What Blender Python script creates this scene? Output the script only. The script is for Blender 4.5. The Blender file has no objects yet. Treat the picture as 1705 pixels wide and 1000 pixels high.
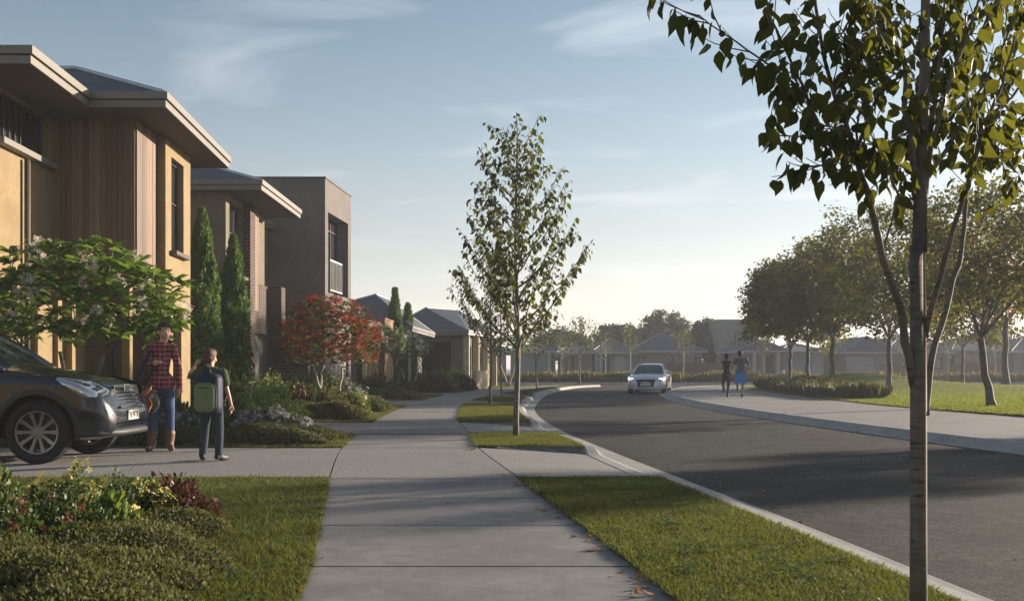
import bpy, bmesh, math, random
import numpy as np
from mathutils import Vector, Matrix

scene = bpy.context.scene
R = math.radians
# ---------------------------------------------------------------- camera
cam_d = bpy.data.cameras.new('camera')
cam = bpy.data.objects.new('camera', cam_d)
scene.collection.objects.link(cam)
cam.location = (0, 0, 1.1)
cam.rotation_euler = (R(90), 0, 0)
cam_d.sensor_width = 36
cam_d.lens = 36
cam_d.shift_y = 112 / 1705
cam_d.clip_start = 0.1
cam_d.clip_end = 6000
scene.camera = cam
# ---------------------------------------------------------------- exposure
scene.view_settings.view_transform = 'Standard'
scene.view_settings.look = 'None'
scene.view_settings.gamma = 1
scene.view_settings.use_curve_mapping = False
scene.view_settings.exposure = 1.56
# ---------------------------------------------------------------- sun + sky
SUN_EL = R(11.5)
SUN_AZ = R(33)          # angle from +X towards +Y
sd = Vector((math.cos(SUN_EL) * math.cos(SUN_AZ), math.cos(SUN_EL) * math.sin(SUN_AZ), math.sin(SUN_EL)))
sun_d = bpy.data.lights.new('sun', 'SUN')
sun_d.energy = 4.0
sun_d.angle = R(0.6)
sun_d.color = (1.0, 0.85, 0.68)
sun = bpy.data.objects.new('sun', sun_d)
scene.collection.objects.link(sun)
sun.rotation_euler = sd.to_track_quat('Z', 'Y').to_euler()
sun.location = (30, 20, 30)

w = bpy.data.worlds.new('World')
scene.world = w
w.use_nodes = True
nt = w.node_tree
nt.nodes.clear()
N = nt.nodes.new
L = nt.links.new
out = N('ShaderNodeOutputWorld')
bg = N('ShaderNodeBackground')
bg.inputs['Strength'].default_value = 0.077
sky = N('ShaderNodeTexSky')
sky.sky_type = 'NISHITA'
sky.sun_disc = False
sky.sun_elevation = SUN_EL
sky.sun_rotation = R(90) - SUN_AZ
sky.air_density = 1.0
sky.dust_density = 0.35
sky.ozone_density = 1.0
tc = N('ShaderNodeTexCoord')
sep = N('ShaderNodeSeparateXYZ')
L(tc.outputs['Generated'], sep.inputs[0])
# project the view direction on a high cloud layer: (x, y) / z
zz = N('ShaderNodeMath'); zz.operation = 'MAXIMUM'; L(sep.outputs['Z'], zz.inputs[0]); zz.inputs[1].default_value = 0.015
za = N('ShaderNodeMath'); za.operation = 'ADD'; L(zz.outputs[0], za.inputs[0]); za.inputs[1].default_value = 0.10
dx = N('ShaderNodeMath'); dx.operation = 'DIVIDE'; L(sep.outputs['X'], dx.inputs[0]); L(za.outputs[0], dx.inputs[1])
dy = N('ShaderNodeMath'); dy.operation = 'DIVIDE'; L(sep.outputs['Y'], dy.inputs[0]); L(za.outputs[0], dy.inputs[1])
cb = N('ShaderNodeCombineXYZ'); L(dx.outputs[0], cb.inputs[0]); L(dy.outputs[0], cb.inputs[1])
mp = N('ShaderNodeMapping'); L(cb.outputs[0], mp.inputs[0])
mp.inputs['Location'].default_value = (7.9, 2.1, 0)
mp.inputs['Rotation'].default_value = (0, 0, R(8))
mp.inputs['Scale'].default_value = (1.25, 2.3, 1)
n1 = N('ShaderNodeTexNoise'); L(mp.outputs[0], n1.inputs['Vector'])
n1.inputs['Scale'].default_value = 0.9; n1.inputs['Detail'].default_value = 9; n1.inputs['Roughness'].default_value = 0.55
n1.inputs['Distortion'].default_value = 0.7
r1 = N('ShaderNodeValToRGB'); L(n1.outputs['Fac'], r1.inputs[0])
r1.color_ramp.elements[0].position = 0.53; r1.color_ramp.elements[0].color = (0, 0, 0, 1)
r1.color_ramp.elements[1].position = 0.72; r1.color_ramp.elements[1].color = (1, 1, 1, 1)
cf = N('ShaderNodeMath'); cf.operation = 'MULTIPLY'; L(r1.outputs[0], cf.inputs[0]); cf.inputs[1].default_value = 0.36
# thin high cirrus is lit by the same sky and sun: brighter, less blue
hs = N('ShaderNodeHueSaturation'); L(sky.outputs[0], hs.inputs['Color'])
hs.inputs['Saturation'].default_value = 0.9; hs.inputs['Hue'].default_value = 0.497; hs.inputs['Value'].default_value = 0.66
hc = N('ShaderNodeHueSaturation'); L(sky.outputs[0], hc.inputs['Color'])
hc.inputs['Saturation'].default_value = 0.15; hc.inputs['Value'].default_value = 1.25
mx = N('ShaderNodeMixRGB'); L(cf.outputs[0], mx.inputs[0]); L(hs.outputs[0], mx.inputs[1]); L(hc.outputs[0], mx.inputs[2])
# a veil of thin cloud that thickens towards the horizon
vr = N('ShaderNodeMapRange'); L(sep.outputs['Z'], vr.inputs['Value'])
vr.interpolation_type = 'SMOOTHSTEP'
vr.inputs['From Min'].default_value = 0.36; vr.inputs['From Max'].default_value = 0.0
vr.inputs['To Min'].default_value = 0.0; vr.inputs['To Max'].default_value = 0.9
hv = N('ShaderNodeHueSaturation'); L(sky.outputs[0], hv.inputs['Color'])
hv.inputs['Saturation'].default_value = 0.34; hv.inputs['Value'].default_value = 0.75
mv = N('ShaderNodeMixRGB'); L(vr.outputs[0], mv.inputs[0]); L(mx.outputs[0], mv.inputs[1]); L(hv.outputs[0], mv.inputs[2])
mt = N('ShaderNodeMixRGB'); mt.blend_type = 'MULTIPLY'; L(vr.outputs[0], mt.inputs[0]); L(mv.outputs[0], mt.inputs[1]); mt.inputs[2].default_value = (1.02, 0.96, 0.98, 1)
L(mt.outputs[0], bg.inputs['Color'])
L(bg.outputs[0], out.inputs['Surface'])
scene.cycles.max_bounces = 8
scene.cycles.transparent_max_bounces = 8
scene.cycles.volume_bounces = 1

# ---------------------------------------------------------------- helpers
rng = np.random.default_rng(7)
random.seed(7)
COL = scene.collection

def g(x, y, z=0.0):                     # ground point seen in the photograph at (x, y)
    Y = 1705 * (1.1 - z) / (y - 612)
    return ((x - 852.5) / 1705 * Y, Y)

def tag(o, label, cat, group=None, kind=None):
    if label: o['label'] = label
    if cat: o['category'] = cat
    if group: o['group'] = group
    if kind: o['kind'] = kind
    return o

def struct(o):
    o['kind'] = 'structure'
    return o

def empty(name, loc=(0, 0, 0), rz=0.0, label=None, cat=None, group=None):
    o = bpy.data.objects.new(name, None)
    COL.objects.link(o)
    o.location = loc
    o.rotation_euler = (0, 0, rz)
    o.empty_display_size = 0.2
    return tag(o, label, cat, group)

def copy_tree(o, parent=None):
    c = o.copy()
    COL.objects.link(c)
    if parent is not None:
        c.parent = parent
    for ch in list(o.children):
        copy_tree(ch, c)
    return c

def link(name, me, m=None, parent=None, loc=None, rz=None):
    o = bpy.data.objects.new(name, me)
    COL.objects.link(o)
    if m is not None:
        if isinstance(m, (list, tuple)):
            for q in m: me.materials.append(q)
        else:
            me.materials.append(m)
    if parent is not None:
        o.parent = parent
    if loc is not None:
        o.location = loc
    if rz is not None:
        o.rotation_euler = (0, 0, rz)
    return o

def fast_mesh(name, V, F, smooth=False):
    V = np.asarray(V, dtype=np.float32).reshape(-1, 3)
    F = np.asarray(F, dtype=np.int32)
    me = bpy.data.meshes.new(name)
    k = F.shape[1]
    me.vertices.add(len(V)); me.vertices.foreach_set('co', V.ravel())
    me.loops.add(F.size); me.loops.foreach_set('vertex_index', F.ravel())
    me.polygons.add(len(F))
    me.polygons.foreach_set('loop_start', np.arange(0, F.size, k, dtype=np.int32))
    if smooth:
        me.polygons.foreach_set('use_smooth', np.ones(len(F), dtype=bool))
    me.update(calc_edges=True)
    return me

class MB:
    """collects shapes and links them as ONE mesh"""
    def __init__(s):
        s.v = []; s.f = []; s.mi = []; s.cur = 0
    def add(s, vs, fs):
        n = len(s.v)
        s.v += [tuple(p) for p in vs]
        for f in fs:
            s.f.append([i + n for i in f]); s.mi.append(s.cur)
        return s
    def box(s, x0, x1, y0, y1, z0, z1):
        return s.add([(x0,y0,z0),(x1,y0,z0),(x1,y1,z0),(x0,y1,z0),(x0,y0,z1),(x1,y0,z1),(x1,y1,z1),(x0,y1,z1)],
                     [(0,3,2,1),(4,5,6,7),(0,1,5,4),(1,2,6,5),(2,3,7,6),(3,0,4,7)])
    def prism(s, poly, z0, z1):          # polygon (x, y) counter-clockwise, extruded
        n = len(poly)
        a = sum(poly[i][0]*poly[(i+1)%n][1]-poly[(i+1)%n][0]*poly[i][1] for i in range(n))
        if a < 0: poly = poly[::-1]
        f = lambda z, p: z(p) if callable(z) else z
        vs = [(p[0],p[1],f(z0,p)) for p in poly] + [(p[0],p[1],f(z1,p)) for p in poly]
        fs = [tuple(range(n-1,-1,-1)), tuple(range(n,2*n))] + [(i,(i+1)%n,n+(i+1)%n,n+i) for i in range(n)]
        return s.add(vs, fs)
    def sheet(s, poly, z):
        f = lambda p: z(p) if callable(z) else z
        n = len(poly)
        a = sum(poly[i][0]*poly[(i+1)%n][1]-poly[(i+1)%n][0]*poly[i][1] for i in range(n))
        if a < 0: poly = poly[::-1]
        return s.add([(p[0],p[1],f(p)) for p in poly], [tuple(range(n))])
    def extr(s, prof, axis, a0, a1):     # closed profile of 2D points in the plane normal to axis
        n = len(prof)
        if axis == 'y': mk = lambda p, a: (p[0], a, p[1])
        elif axis == 'x': mk = lambda p, a: (a, p[0], p[1])
        vs = [mk(p,a0) for p in prof] + [mk(p,a1) for p in prof]
        fs = [tuple(range(n)), tuple(range(2*n-1,n-1,-1))] + [(i,n+i,n+(i+1)%n,(i+1)%n) for i in range(n)]
        return s.add(vs, fs)
    def tube(s, pts, rad, n=8, cap=True):
        pts = [Vector(p) for p in pts]
        if not isinstance(rad, (list, tuple)): rad = [rad]*len(pts)
        rings = []
        up = None
        for i, p in enumerate(pts):
            d = (pts[min(i+1,len(pts)-1)] - pts[max(i-1,0)])
            if d.length < 1e-9: d = Vector((0,0,1))
            d.normalize()
            if up is None:
                up = Vector((1,0,0)) if abs(d.z) > 0.7 else Vector((0,0,1))
            a = (up - d*up.dot(d))
            if a.length < 1e-6: a = d.orthogonal()
            a.normalize(); b = d.cross(a); up = a
            rr = rad[i]
            ra, rb = rr if isinstance(rr, (list, tuple)) else (rr, rr)
            rings.append([p + a*ra*math.cos(2*math.pi*k/n) + b*rb*math.sin(2*math.pi*k/n) for k in range(n)])
        vs = [q for r_ in rings for q in r_]
        fs = []
        for i in range(len(pts)-1):
            for k in range(n):
                fs.append((i*n+k, i*n+(k+1)%n, (i+1)*n+(k+1)%n, (i+1)*n+k))
        if cap:
            fs.append(tuple(range(n-1,-1,-1))); fs.append(tuple((len(pts)-1)*n+k for k in range(n)))
        return s.add(vs, fs)
    def ball(s, c, r, nu=12, nv=8, rot=None):
        c = Vector(c); r = r if isinstance(r,(tuple,list)) else (r,r,r)
        vs = []; fs = []
        for j in range(nv+1):
            t = math.pi*j/nv
            for i in range(nu):
                u = 2*math.pi*i/nu
                p = Vector((r[0]*math.sin(t)*math.cos(u), r[1]*math.sin(t)*math.sin(u), r[2]*math.cos(t)))
                if rot is not None: p = rot @ p
                vs.append(c+p)
        for j in range(nv):
            for i in range(nu):
                fs.append((j*nu+i,(j+1)*nu+i,(j+1)*nu+(i+1)%nu,j*nu+(i+1)%nu))
        return s.add(vs, fs)
    def mesh(s, name, smooth=False):
        me = bpy.data.meshes.new(name)
        me.from_pydata(s.v, [], s.f)
        me.validate(clean_customdata=False)
        if len(me.polygons) == len(s.mi):
            me.polygons.foreach_set('material_index', s.mi)
        if smooth:
            me.polygons.foreach_set('use_smooth', [True]*len(me.polygons))
        me.update()
        return me
    def build(s, name, m, parent=None, loc=None, rz=None, smooth=False, bevel=0, weld=False):
        me = s.mesh(name, smooth)
        if bevel or weld:
            bm = bmesh.new(); bm.from_mesh(me)
            if weld: bmesh.ops.remove_doubles(bm, verts=bm.verts, dist=1e-5)
            bmesh.ops.recalc_face_normals(bm, faces=bm.faces)
            if bevel:
                es = [e for e in bm.edges if len(e.link_faces)==2 and e.calc_face_angle(0) > 0.5]
                bmesh.ops.bevel(bm, geom=es, offset=bevel, segments=2, affect='EDGES', profile=0.5)
            bm.to_mesh(me); bm.free(); me.update()
        return link(name, me, m, parent, loc, rz)

# ---------------------------------------------------------------- materials
def newmat(name):
    m = bpy.data.materials.new(name); m.use_nodes = True
    nt = m.node_tree; nt.nodes.clear()
    o = nt.nodes.new('ShaderNodeOutputMaterial'); b = nt.nodes.new('ShaderNodeBsdfPrincipled')
    nt.links.new(b.outputs[0], o.inputs['Surface'])
    return m, nt, b, o

def c4(c): return (c[0], c[1], c[2], 1)

def coords(nt, kind='Object', scale=(1,1,1), rot=(0,0,0)):
    t = nt.nodes.new('ShaderNodeTexCoord'); mpp = nt.nodes.new('ShaderNodeMapping')
    nt.links.new(t.outputs[kind], mpp.inputs[0])
    mpp.inputs['Scale'].default_value = scale; mpp.inputs['Rotation'].default_value = rot
    return mpp.outputs[0]

def noise(nt, vec, scale, detail=4, rough=0.6, dist=0.0):
    n = nt.nodes.new('ShaderNodeTexNoise')
    n.inputs['Scale'].default_value = scale; n.inputs['Detail'].default_value = detail
    n.inputs['Roughness'].default_value = rough; n.inputs['Distortion'].default_value = dist
    if vec is not None: nt.links.new(vec, n.inputs['Vector'])
    return n.outputs['Fac']

def ramp(nt, fac, stops):
    r = nt.nodes.new('ShaderNodeValToRGB'); nt.links.new(fac, r.inputs[0])
    els = r.color_ramp.elements
    while len(els) < len(stops): els.new(0.5)
    for e, (p, c) in zip(els, stops):
        e.position = p; e.color = c4(c)
    return r.outputs[0]

def mixc(nt, fac, a, b, mode='MIX'):
    x = nt.nodes.new('ShaderNodeMixRGB'); x.blend_type = mode
    for i, q in enumerate((fac, a, b)):
        if isinstance(q, (int, float)): x.inputs[i].default_value = q
        elif isinstance(q, (tuple, list)): x.inputs[i].default_value = c4(q)
        else: nt.links.new(q, x.inputs[i])
    return x.outputs[0]

def bump(nt, b, h, strength=0.3, dist=0.02):
    k = nt.nodes.new('ShaderNodeBump'); k.inputs['Strength'].default_value = strength; k.inputs['Distance'].default_value = dist
    nt.links.new(h, k.inputs['Height']); nt.links.new(k.outputs[0], b.inputs['Normal'])

def plain(name, col, rough=0.5, metal=0.0, var=0.12, scale=6.0, spec=0.5, bmp=0.0, coat=0.0, kind='Object'):
    m, nt, b, o = newmat(name)
    v = coords(nt, kind)
    f = noise(nt, v, scale, 5, 0.6)
    lo = tuple(c*(1-var) for c in col); hi = tuple(min(1,c*(1+var)) for c in col)
    nt.links.new(ramp(nt, f, [(0.3,lo),(0.7,hi)]), b.inputs['Base Color'])
    b.inputs['Roughness'].default_value = rough; b.inputs['Metallic'].default_value = metal
    b.inputs['Specular IOR Level'].default_value = spec
    b.inputs['Coat Weight'].default_value = coat; b.inputs['Coat Roughness'].default_value = 0.04
    if bmp: bump(nt, b, noise(nt, v, scale*8, 4), bmp, 0.01)
    return m

def leafmat(name, c1, c2, trans=(0.2,0.26,0.03), tw=0.35, rough=0.5, spec=0.35):
    m, nt, b, o = newmat(name)
    gm = nt.nodes.new('ShaderNodeNewGeometry')
    col = ramp(nt, gm.outputs['Random Per Island'], [(0.0,c1),(0.55,tuple((a+q)/2 for a,q in zip(c1,c2))),(1.0,c2)])
    v = coords(nt, 'Object'); f = noise(nt, v, 1.6, 2)
    col = mixc(nt, ramp(nt, f, [(0.35,(0,0,0)),(0.7,(0.45,0.45,0.45))]), col, tuple(x*0.55 for x in c1))
    nt.links.new(col, b.inputs['Base Color'])
    b.inputs['Roughness'].default_value = rough; b.inputs['Specular IOR Level'].default_value = spec
    t = nt.nodes.new('ShaderNodeBsdfTranslucent')
    nt.links.new(ramp(nt, gm.outputs['Random Per Island'], [(0,tuple(x*0.7 for x in trans)),(1,trans)]), t.inputs[0])
    x = nt.nodes.new('ShaderNodeMixShader'); x.inputs[0].default_value = tw
    nt.links.new(b.outputs[0], x.inputs[1]); nt.links.new(t.outputs[0], x.inputs[2])
    nt.links.new(x.outputs[0], o.inputs['Surface'])
    return m

def concrete(name, col, sc=1.0, aggregate=0.0, rough=0.85, streak=False):
    m, nt, b, o = newmat(name)
    v = coords(nt, 'Object')
    f1 = noise(nt, v, 0.9*sc, 6, 0.65, 0.4); f2 = noise(nt, v, 7*sc, 5, 0.7); f3 = noise(nt, v, 160, 2, 0.5)
    c = ramp(nt, f1, [(0.38,tuple(x*0.72 for x in col)),(0.5,col),(0.62,tuple(min(1,x*1.22) for x in col))])
    c = mixc(nt, ramp(nt, f2, [(0.38,(0.6,0.6,0.6)),(0.54,(0,0,0))]), c, tuple(x*0.72 for x in col))
    c = mixc(nt, 0.45, c, ramp(nt, f3, [(0.3,tuple(x*0.45 for x in col)),(0.7,tuple(min(1,x*1.5) for x in col))]))
    if streak:
        gm = nt.nodes.new('ShaderNodeNewGeometry')
        c = mixc(nt, 1.0, c, ramp(nt, gm.outputs['Random Per Island'], [(0,(.80,.80,.81)),(1,(1.12,1.10,1.08))]), 'MULTIPLY')
        f5 = noise(nt, coords(nt,'Object',(1.6,1.6,1)), 1.7, 7, 0.75, 1.2)
        c = mixc(nt, ramp(nt, f5, [(0.50,(0,0,0)),(0.60,(0.55,0.55,0.55))]), c, tuple(x*0.62 for x in col))
        c = mixc(nt, ramp(nt, f5, [(0.36,(0.35,0.35,0.35)),(0.44,(0,0,0))]), c, tuple(x*1.35 for x in col))
    h = f2
    if aggregate:
        vo = nt.nodes.new('ShaderNodeTexVoronoi'); vo.inputs['Scale'].default_value = 75
        nt.links.new(v, vo.inputs['Vector'])
        c = mixc(nt, aggregate, c, ramp(nt, vo.outputs['Color'], [(0.0,tuple(x*0.3 for x in col)),(0.5,tuple(x*0.85 for x in col)),(1.0,tuple(min(1,x*1.9) for x in col))]))
        h = vo.outputs['Distance']
    if streak:
        vs = coords(nt, 'Object', (9, 0.7, 1)); f4 = noise(nt, vs, 1.6, 5, 0.7)
        c = mixc(nt, ramp(nt, f4, [(0.5,(0,0,0)),(0.8,(0.3,0.3,0.3))]), c, tuple(x*0.6 for x in col))
    nt.links.new(c, b.inputs['Base Color']); b.inputs['Roughness'].default_value = rough
    b.inputs['Specular IOR Level'].default_value = 0.35
    bump(nt, b, f3 if not aggregate else h, 0.25 if not aggregate else 0.5, 0.004)
    return m

def brickmat(name, c1, c2, mortar, sc=1.0):
    m, nt, b, o = newmat(name)
    t = nt.nodes.new('ShaderNodeTexCoord'); s_ = nt.nodes.new('ShaderNodeSeparateXYZ'); nt.links.new(t.outputs['Object'], s_.inputs[0])
    a = nt.nodes.new('ShaderNodeMath'); a.operation = 'ADD'; nt.links.new(s_.outputs[0], a.inputs[0]); nt.links.new(s_.outputs[1], a.inputs[1])
    cx = nt.nodes.new('ShaderNodeCombineXYZ'); nt.links.new(a.outputs[0], cx.inputs[0]); nt.links.new(s_.outputs[2], cx.inputs[1])
    br = nt.nodes.new('ShaderNodeTexBrick'); nt.links.new(cx.outputs[0], br.inputs['Vector'])
    br.inputs['Scale'].default_value = 1.0
    br.inputs['Brick Width'].default_value = 0.24*sc; br.inputs['Row Height'].default_value = 0.086*sc
    br.inputs['Mortar Size'].default_value = 0.008*sc; br.inputs['Color1'].default_value = c4(c1); br.inputs['Color2'].default_value = c4(c2)
    br.inputs['Mortar'].default_value = c4(mortar); br.inputs['Bias'].default_value = -0.2
    n = noise(nt, t.outputs['Object'], 9, 4)
    c = mixc(nt, 0.35, br.outputs['Color'], ramp(nt, n, [(0.3,tuple(x*0.5 for x in c1)),(0.7,tuple(x*1.3 for x in c2))]))
    nt.links.new(c, b.inputs['Base Color']); b.inputs['Roughness'].default_value = 0.9
    iv = nt.nodes.new('ShaderNodeMath'); iv.operation = 'SUBTRACT'; iv.inputs[0].default_value = 1; nt.links.new(br.outputs['Fac'], iv.inputs[1])
    bump(nt, b, iv.outputs[0], 0.6, 0.01)
    return m

def boardmat(name, c1, c2):
    m, nt, b, o = newmat(name)
    gm = nt.nodes.new('ShaderNodeNewGeometry')
    v = coords(nt, 'Object', (14, 14, 0.7)); f = noise(nt, v, 2.5, 6, 0.65, 0.3)
    c = ramp(nt, gm.outputs['Random Per Island'], [(0,c1),(1,c2)])
    c = mixc(nt, ramp(nt, f, [(0.4,(0,0,0)),(0.72,(0.6,0.6,0.6))]), c, tuple(x*0.5 for x in c1))
    nt.links.new(c, b.inputs['Base Color']); b.inputs['Roughness'].default_value = 0.6
    bump(nt, b, f, 0.15, 0.003)
    return m

def lawnmat(name, c1, c2, dry):
    m, nt, b, o = newmat(name)
    v = coords(nt, 'Object')
    f1 = noise(nt, v, 0.55, 5, 0.6, 0.5); f2 = noise(nt, v, 42, 4, 0.75); f3 = noise(nt, v, 3.0, 5, 0.7)
    c = ramp(nt, f1, [(0.3,c1),(0.7,c2)])
    c = mixc(nt, ramp(nt, f3, [(0.5,(0,0,0)),(0.75,(0.5,0.5,0.5))]), c, dry)
    c = mixc(nt, 0.6, c, ramp(nt, f2, [(0.3,tuple(x*0.35 for x in c1)),(0.72,tuple(x*1.7 for x in c2))]))
    nt.links.new(c, b.inputs['Base Color']); b.inputs['Roughness'].default_value = 0.9; b.inputs['Specular IOR Level'].default_value = 0.15
    bump(nt, b, f2, 0.8, 0.03)
    return m

M = {}
M['path'] = concrete('path concrete', (0.225,0.213,0.208), 1.0, 0, 0.8, True)
M['drive'] = concrete('exposed aggregate', (0.225,0.213,0.206), 1.0, 0.5)
M['kerb'] = concrete('kerb concrete', (0.33,0.32,0.30), 2.0)
M['verge_edge'] = concrete('dark stone edge', (0.12,0.12,0.12), 2.0, 0.5)
M['lawn'] = lawnmat('lawn', (0.035,0.055,0.012), (0.06,0.085,0.018), (0.09,0.085,0.025))
M['park'] = lawnmat('park lawn', (0.075,0.10,0.018), (0.12,0.15,0.025), (0.15,0.15,0.035))
M['earth'] = plain('earth', (0.07,0.055,0.035), 0.95, 0, 0.3, 3.0, 0.1, 0.6)
M['mulch'] = plain('mulch', (0.035,0.024,0.016), 0.95, 0, 0.5, 20.0, 0.1, 0.9)
M['joint'] = plain('dark joint bed', (0.045,0.042,0.04), 0.95)  # dark base visible in the joints between path slabs
# ================================================================ SETTING
def asphalt():
    m, nt, b, o = newmat('asphalt')
    v = coords(nt, 'Object'); fine = noise(nt, v, 62, 5, 0.9); big = noise(nt, v, 0.35, 5, 0.6, 0.6)
    vl = coords(nt, 'Object', (1.3, 0.16, 1)); lane = noise(nt, vl, 0.9, 4, 0.6)
    c = ramp(nt, big, [(0.38,(0.017,0.017,0.018)),(0.62,(0.032,0.0315,0.032))])
    c = mixc(nt, ramp(nt, lane, [(0.45,(0,0,0)),(0.6,(0.5,0.5,0.5))]), c, (0.046,0.045,0.044))
    sp = ramp(nt, fine, [(0.38,(0.006,0.006,0.006)),(0.54,(0.024,0.024,0.024)),(0.61,(0.17,0.167,0.163))])
    c = mixc(nt, 0.62, c, sp)
    md = noise(nt, v, 11, 5, 0.75); pt_ = noise(nt, v, 1.1, 6, 0.7, 1.0)
    c = mixc(nt, 1.0, c, ramp(nt, md, [(0.38,(0.72,0.72,0.72)),(0.62,(1.42,1.40,1.38))]), 'MULTIPLY')
    c = mixc(nt, 1.0, c, ramp(nt, pt_, [(0.40,(0.85,0.85,0.86)),(0.60,(1.35,1.34,1.32))]), 'MULTIPLY')
    nt.links.new(c, b.inputs['Base Color']); b.inputs['Roughness'].default_value = 0.82
    b.inputs['Specular IOR Level'].default_value = 0.14
    bump(nt, b, fine, 1.0, 0.012)
    return m
M['road'] = asphalt()

def crspline(tab):
    ys = np.array([t[0] for t in tab], float); xs = np.array([t[1] for t in tab], float)
    m = np.gradient(xs, ys)
    def f(y):
        y = np.asarray(y, float); i = np.clip(np.searchsorted(ys, y)-1, 0, len(ys)-2)
        h = ys[i+1]-ys[i]; t = np.clip((y-ys[i])/h, -0.5, 1.5)
        return ((2*t**3-3*t**2+1)*xs[i] + (t**3-2*t**2+t)*h*m[i] + (-2*t**3+3*t**2)*xs[i+1] + (t**3-t**2)*h*m[i+1])
    return f
KL = crspline([(-8,3.1),(0,2.62),(5,2.17),(8,1.87),(10.6,1.56),(14.4,1.12),(21.3,.48),(27.6,.27),(37.5,.62),(49.4,1.6),(57,2.8),(62.5,4.0),(66.5,5.7)])
KR = crspline([(-8,11.8),(0,9.9),(10,8.2),(15,7.5),(18,7.12),(23,6.6),(30.6,6.22),(36,6.25),(42,6.68),(48.4,7.4),(55,8.7),(60,10.4),(64,12.9),(66.5,16.0)])
PL = crspline([(-8,-.15),(4.83,-1.03),(10.2,-1.82),(14.1,-2.34),(16.6,-2.55),(20.6,-2.81),(29.3,-3.06),(36.8,-2.97),(41.7,-2.72),(48,-2.0),(53.6,-1.0),(60,.7),(66.5,3.1)])
PR = crspline([(-8,1.6),(4.83,.8),(10.5,.03),(14.1,-.46),(17.05,-.69),(20.84,-1.07),(25,-1.25),(31.2,-1.4),(36,-1.2),(43.6,-.35),(52,1.15),(60,3.0),(66.5,5.2)])
PA = crspline([(-8,22),(5,16.6),(12,14.0),(18,12.4),(23.2,11.6),(28.2,11.05),(35.4,11.1),(43,11.5),(50,12.1),(57,12.9)])
RD = -0.12

def band(fa, fb, y0, y1, z, n=None, za=None, zb=None):
    n = n or max(2, int(abs(y1-y0)/0.6)+1)
    ys = np.linspace(y0, y1, n)
    a = np.c_[fa(ys), ys, np.full(n, z if za is None else za)]; b_ = np.c_[fb(ys), ys, np.full(n, z if zb is None else zb)]
    return a, b_

def strip_mesh(mb, a, b_):
    n = len(a); mb.add(list(map(tuple, a))+list(map(tuple, b_)), [(i, n+i, n+i+1, i+1) for i in range(n-1)])

mb = MB(); mb.sheet([(-900,-60),(1100,-60),(1100,1500),(-900,1500)], -0.17)
struct(mb.build('ground', M['earth']))
# road with its cross street at the far end
mb = MB(); a, b_ = band(lambda y: KL(y)+.1, lambda y: KR(y)+.1, -8, 66.5, RD); strip_mesh(mb, a, b_)
mb.add([(-45,66.5,RD),(95,66.5,RD),(95,77.3,RD),(-45,77.3,RD)], [(0,1,2,3)])
struct(mb.build('road', M['road']))

# kerbs: flat pan, sloped face, top
def kerb(name, f, sgn, y0, y1, drops=(), pan=.28, face=.10, top=.15, zt=0.012):
    ys = np.arange(y0, y1+0.01, 0.15)
    fx = f(ys)
    k = np.ones(len(ys))
    for (d0, d1) in drops:
        t = np.clip(np.minimum((ys-(d0-.35))/.5, ((d1+.35)-ys)/.5), 0, 1); k = np.minimum(k, 1-t)
    hz = RD+.03 + (zt-(RD+.03))*k
    # sgn +1: the kerb's back lies on the -x side (left kerb), -1: right kerb
    xs = [fx+sgn*(face+pan), fx+sgn*(face+.02), fx+sgn*(.03+.0*k), fx-sgn*(top-.03), fx-sgn*top, fx-sgn*top]
    zs = [np.full(len(ys), RD+.006), np.full(len(ys), RD+.004), hz-.01*k, hz, hz-.012, np.full(len(ys), -.2)]
    mb = MB(); n = len(ys)
    vs = []
    for j in range(len(xs)): vs += [(xs[j][i], ys[i], zs[j][i]) for i in range(n)]
    fs = [(j*n+i, (j+1)*n+i, (j+1)*n+i+1, j*n+i+1) for j in range(len(xs)-1) for i in range(n-1)]
    mb.add(vs, fs)
    o = mb.build(name, M['kerb'], smooth=False)
    return struct(o)
DR = [(10.3,14.1),(17.1,20.75),(31.3,34.0),(39.5,43.2)]
kl_o = kerb('kerb', KL, 1, -8, 66.5, DR)
kerb('kerb', KR, -1, -8, 66.5, (), .25, .22, .14)
# kerbs on the cross street
mb = MB()
mb.extr([(66.36,-.2),(66.36,.012),(66.5,.012),(66.62,RD+.01),(66.9,RD+.006),(66.9,-.2)], 'x', -45, 5.6)
mb.extr([(66.36,-.2),(66.36,.012),(66.5,.012),(66.62,RD+.01),(66.9,RD+.006),(66.9,-.2)], 'x', 16.1, 95)
mb.extr([(77.3,-.2),(76.95,RD+.006),(77.1,.012),(77.3,.012)], 'x', -45, 95)
struct(mb.build('kerb', M['kerb']))

# footpath: separate slabs over a dark bed
def slabs(mb, fa, fb, joints, z=0.0, gap=.015, sub=3):
    for i in range(len(joints)-1):
        y0, y1 = joints[i]+gap, joints[i+1]-gap
        ys = np.linspace(y0, y1, sub)
        A = [(float(fa(y))+.004, float(y), z) for y in ys]; B = [(float(fb(y))-.004, float(y), z) for y in ys]
        poly = [(p[0],p[1]) for p in A] + [(p[0],p[1]) for p in B[::-1]]
        mb.prism(poly, z-.1, z)
jn = [5.68+1.49*k for k in range(-9, 4)]
mb = MB(); a, b_ = band(lambda y: PL(y)-.0, lambda y: PR(y)+.0, -8, 66, -.07); strip_mesh(mb, a, b_)
struct(mb.build('path_bed', M['joint']))
mb = MB(); slabs(mb, PL, PR, jn + [10.24]); 
js = [14.1+1.49*k for k in range(0, 35)]; slabs(mb, PL, PR, js[:3]+[16.95]); slabs(mb, PL, PR, [16.95,18.4,20.7]+[20.7+1.49*k for k in range(1,31)])
struct(mb.build('footpath', M['path']))
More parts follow.
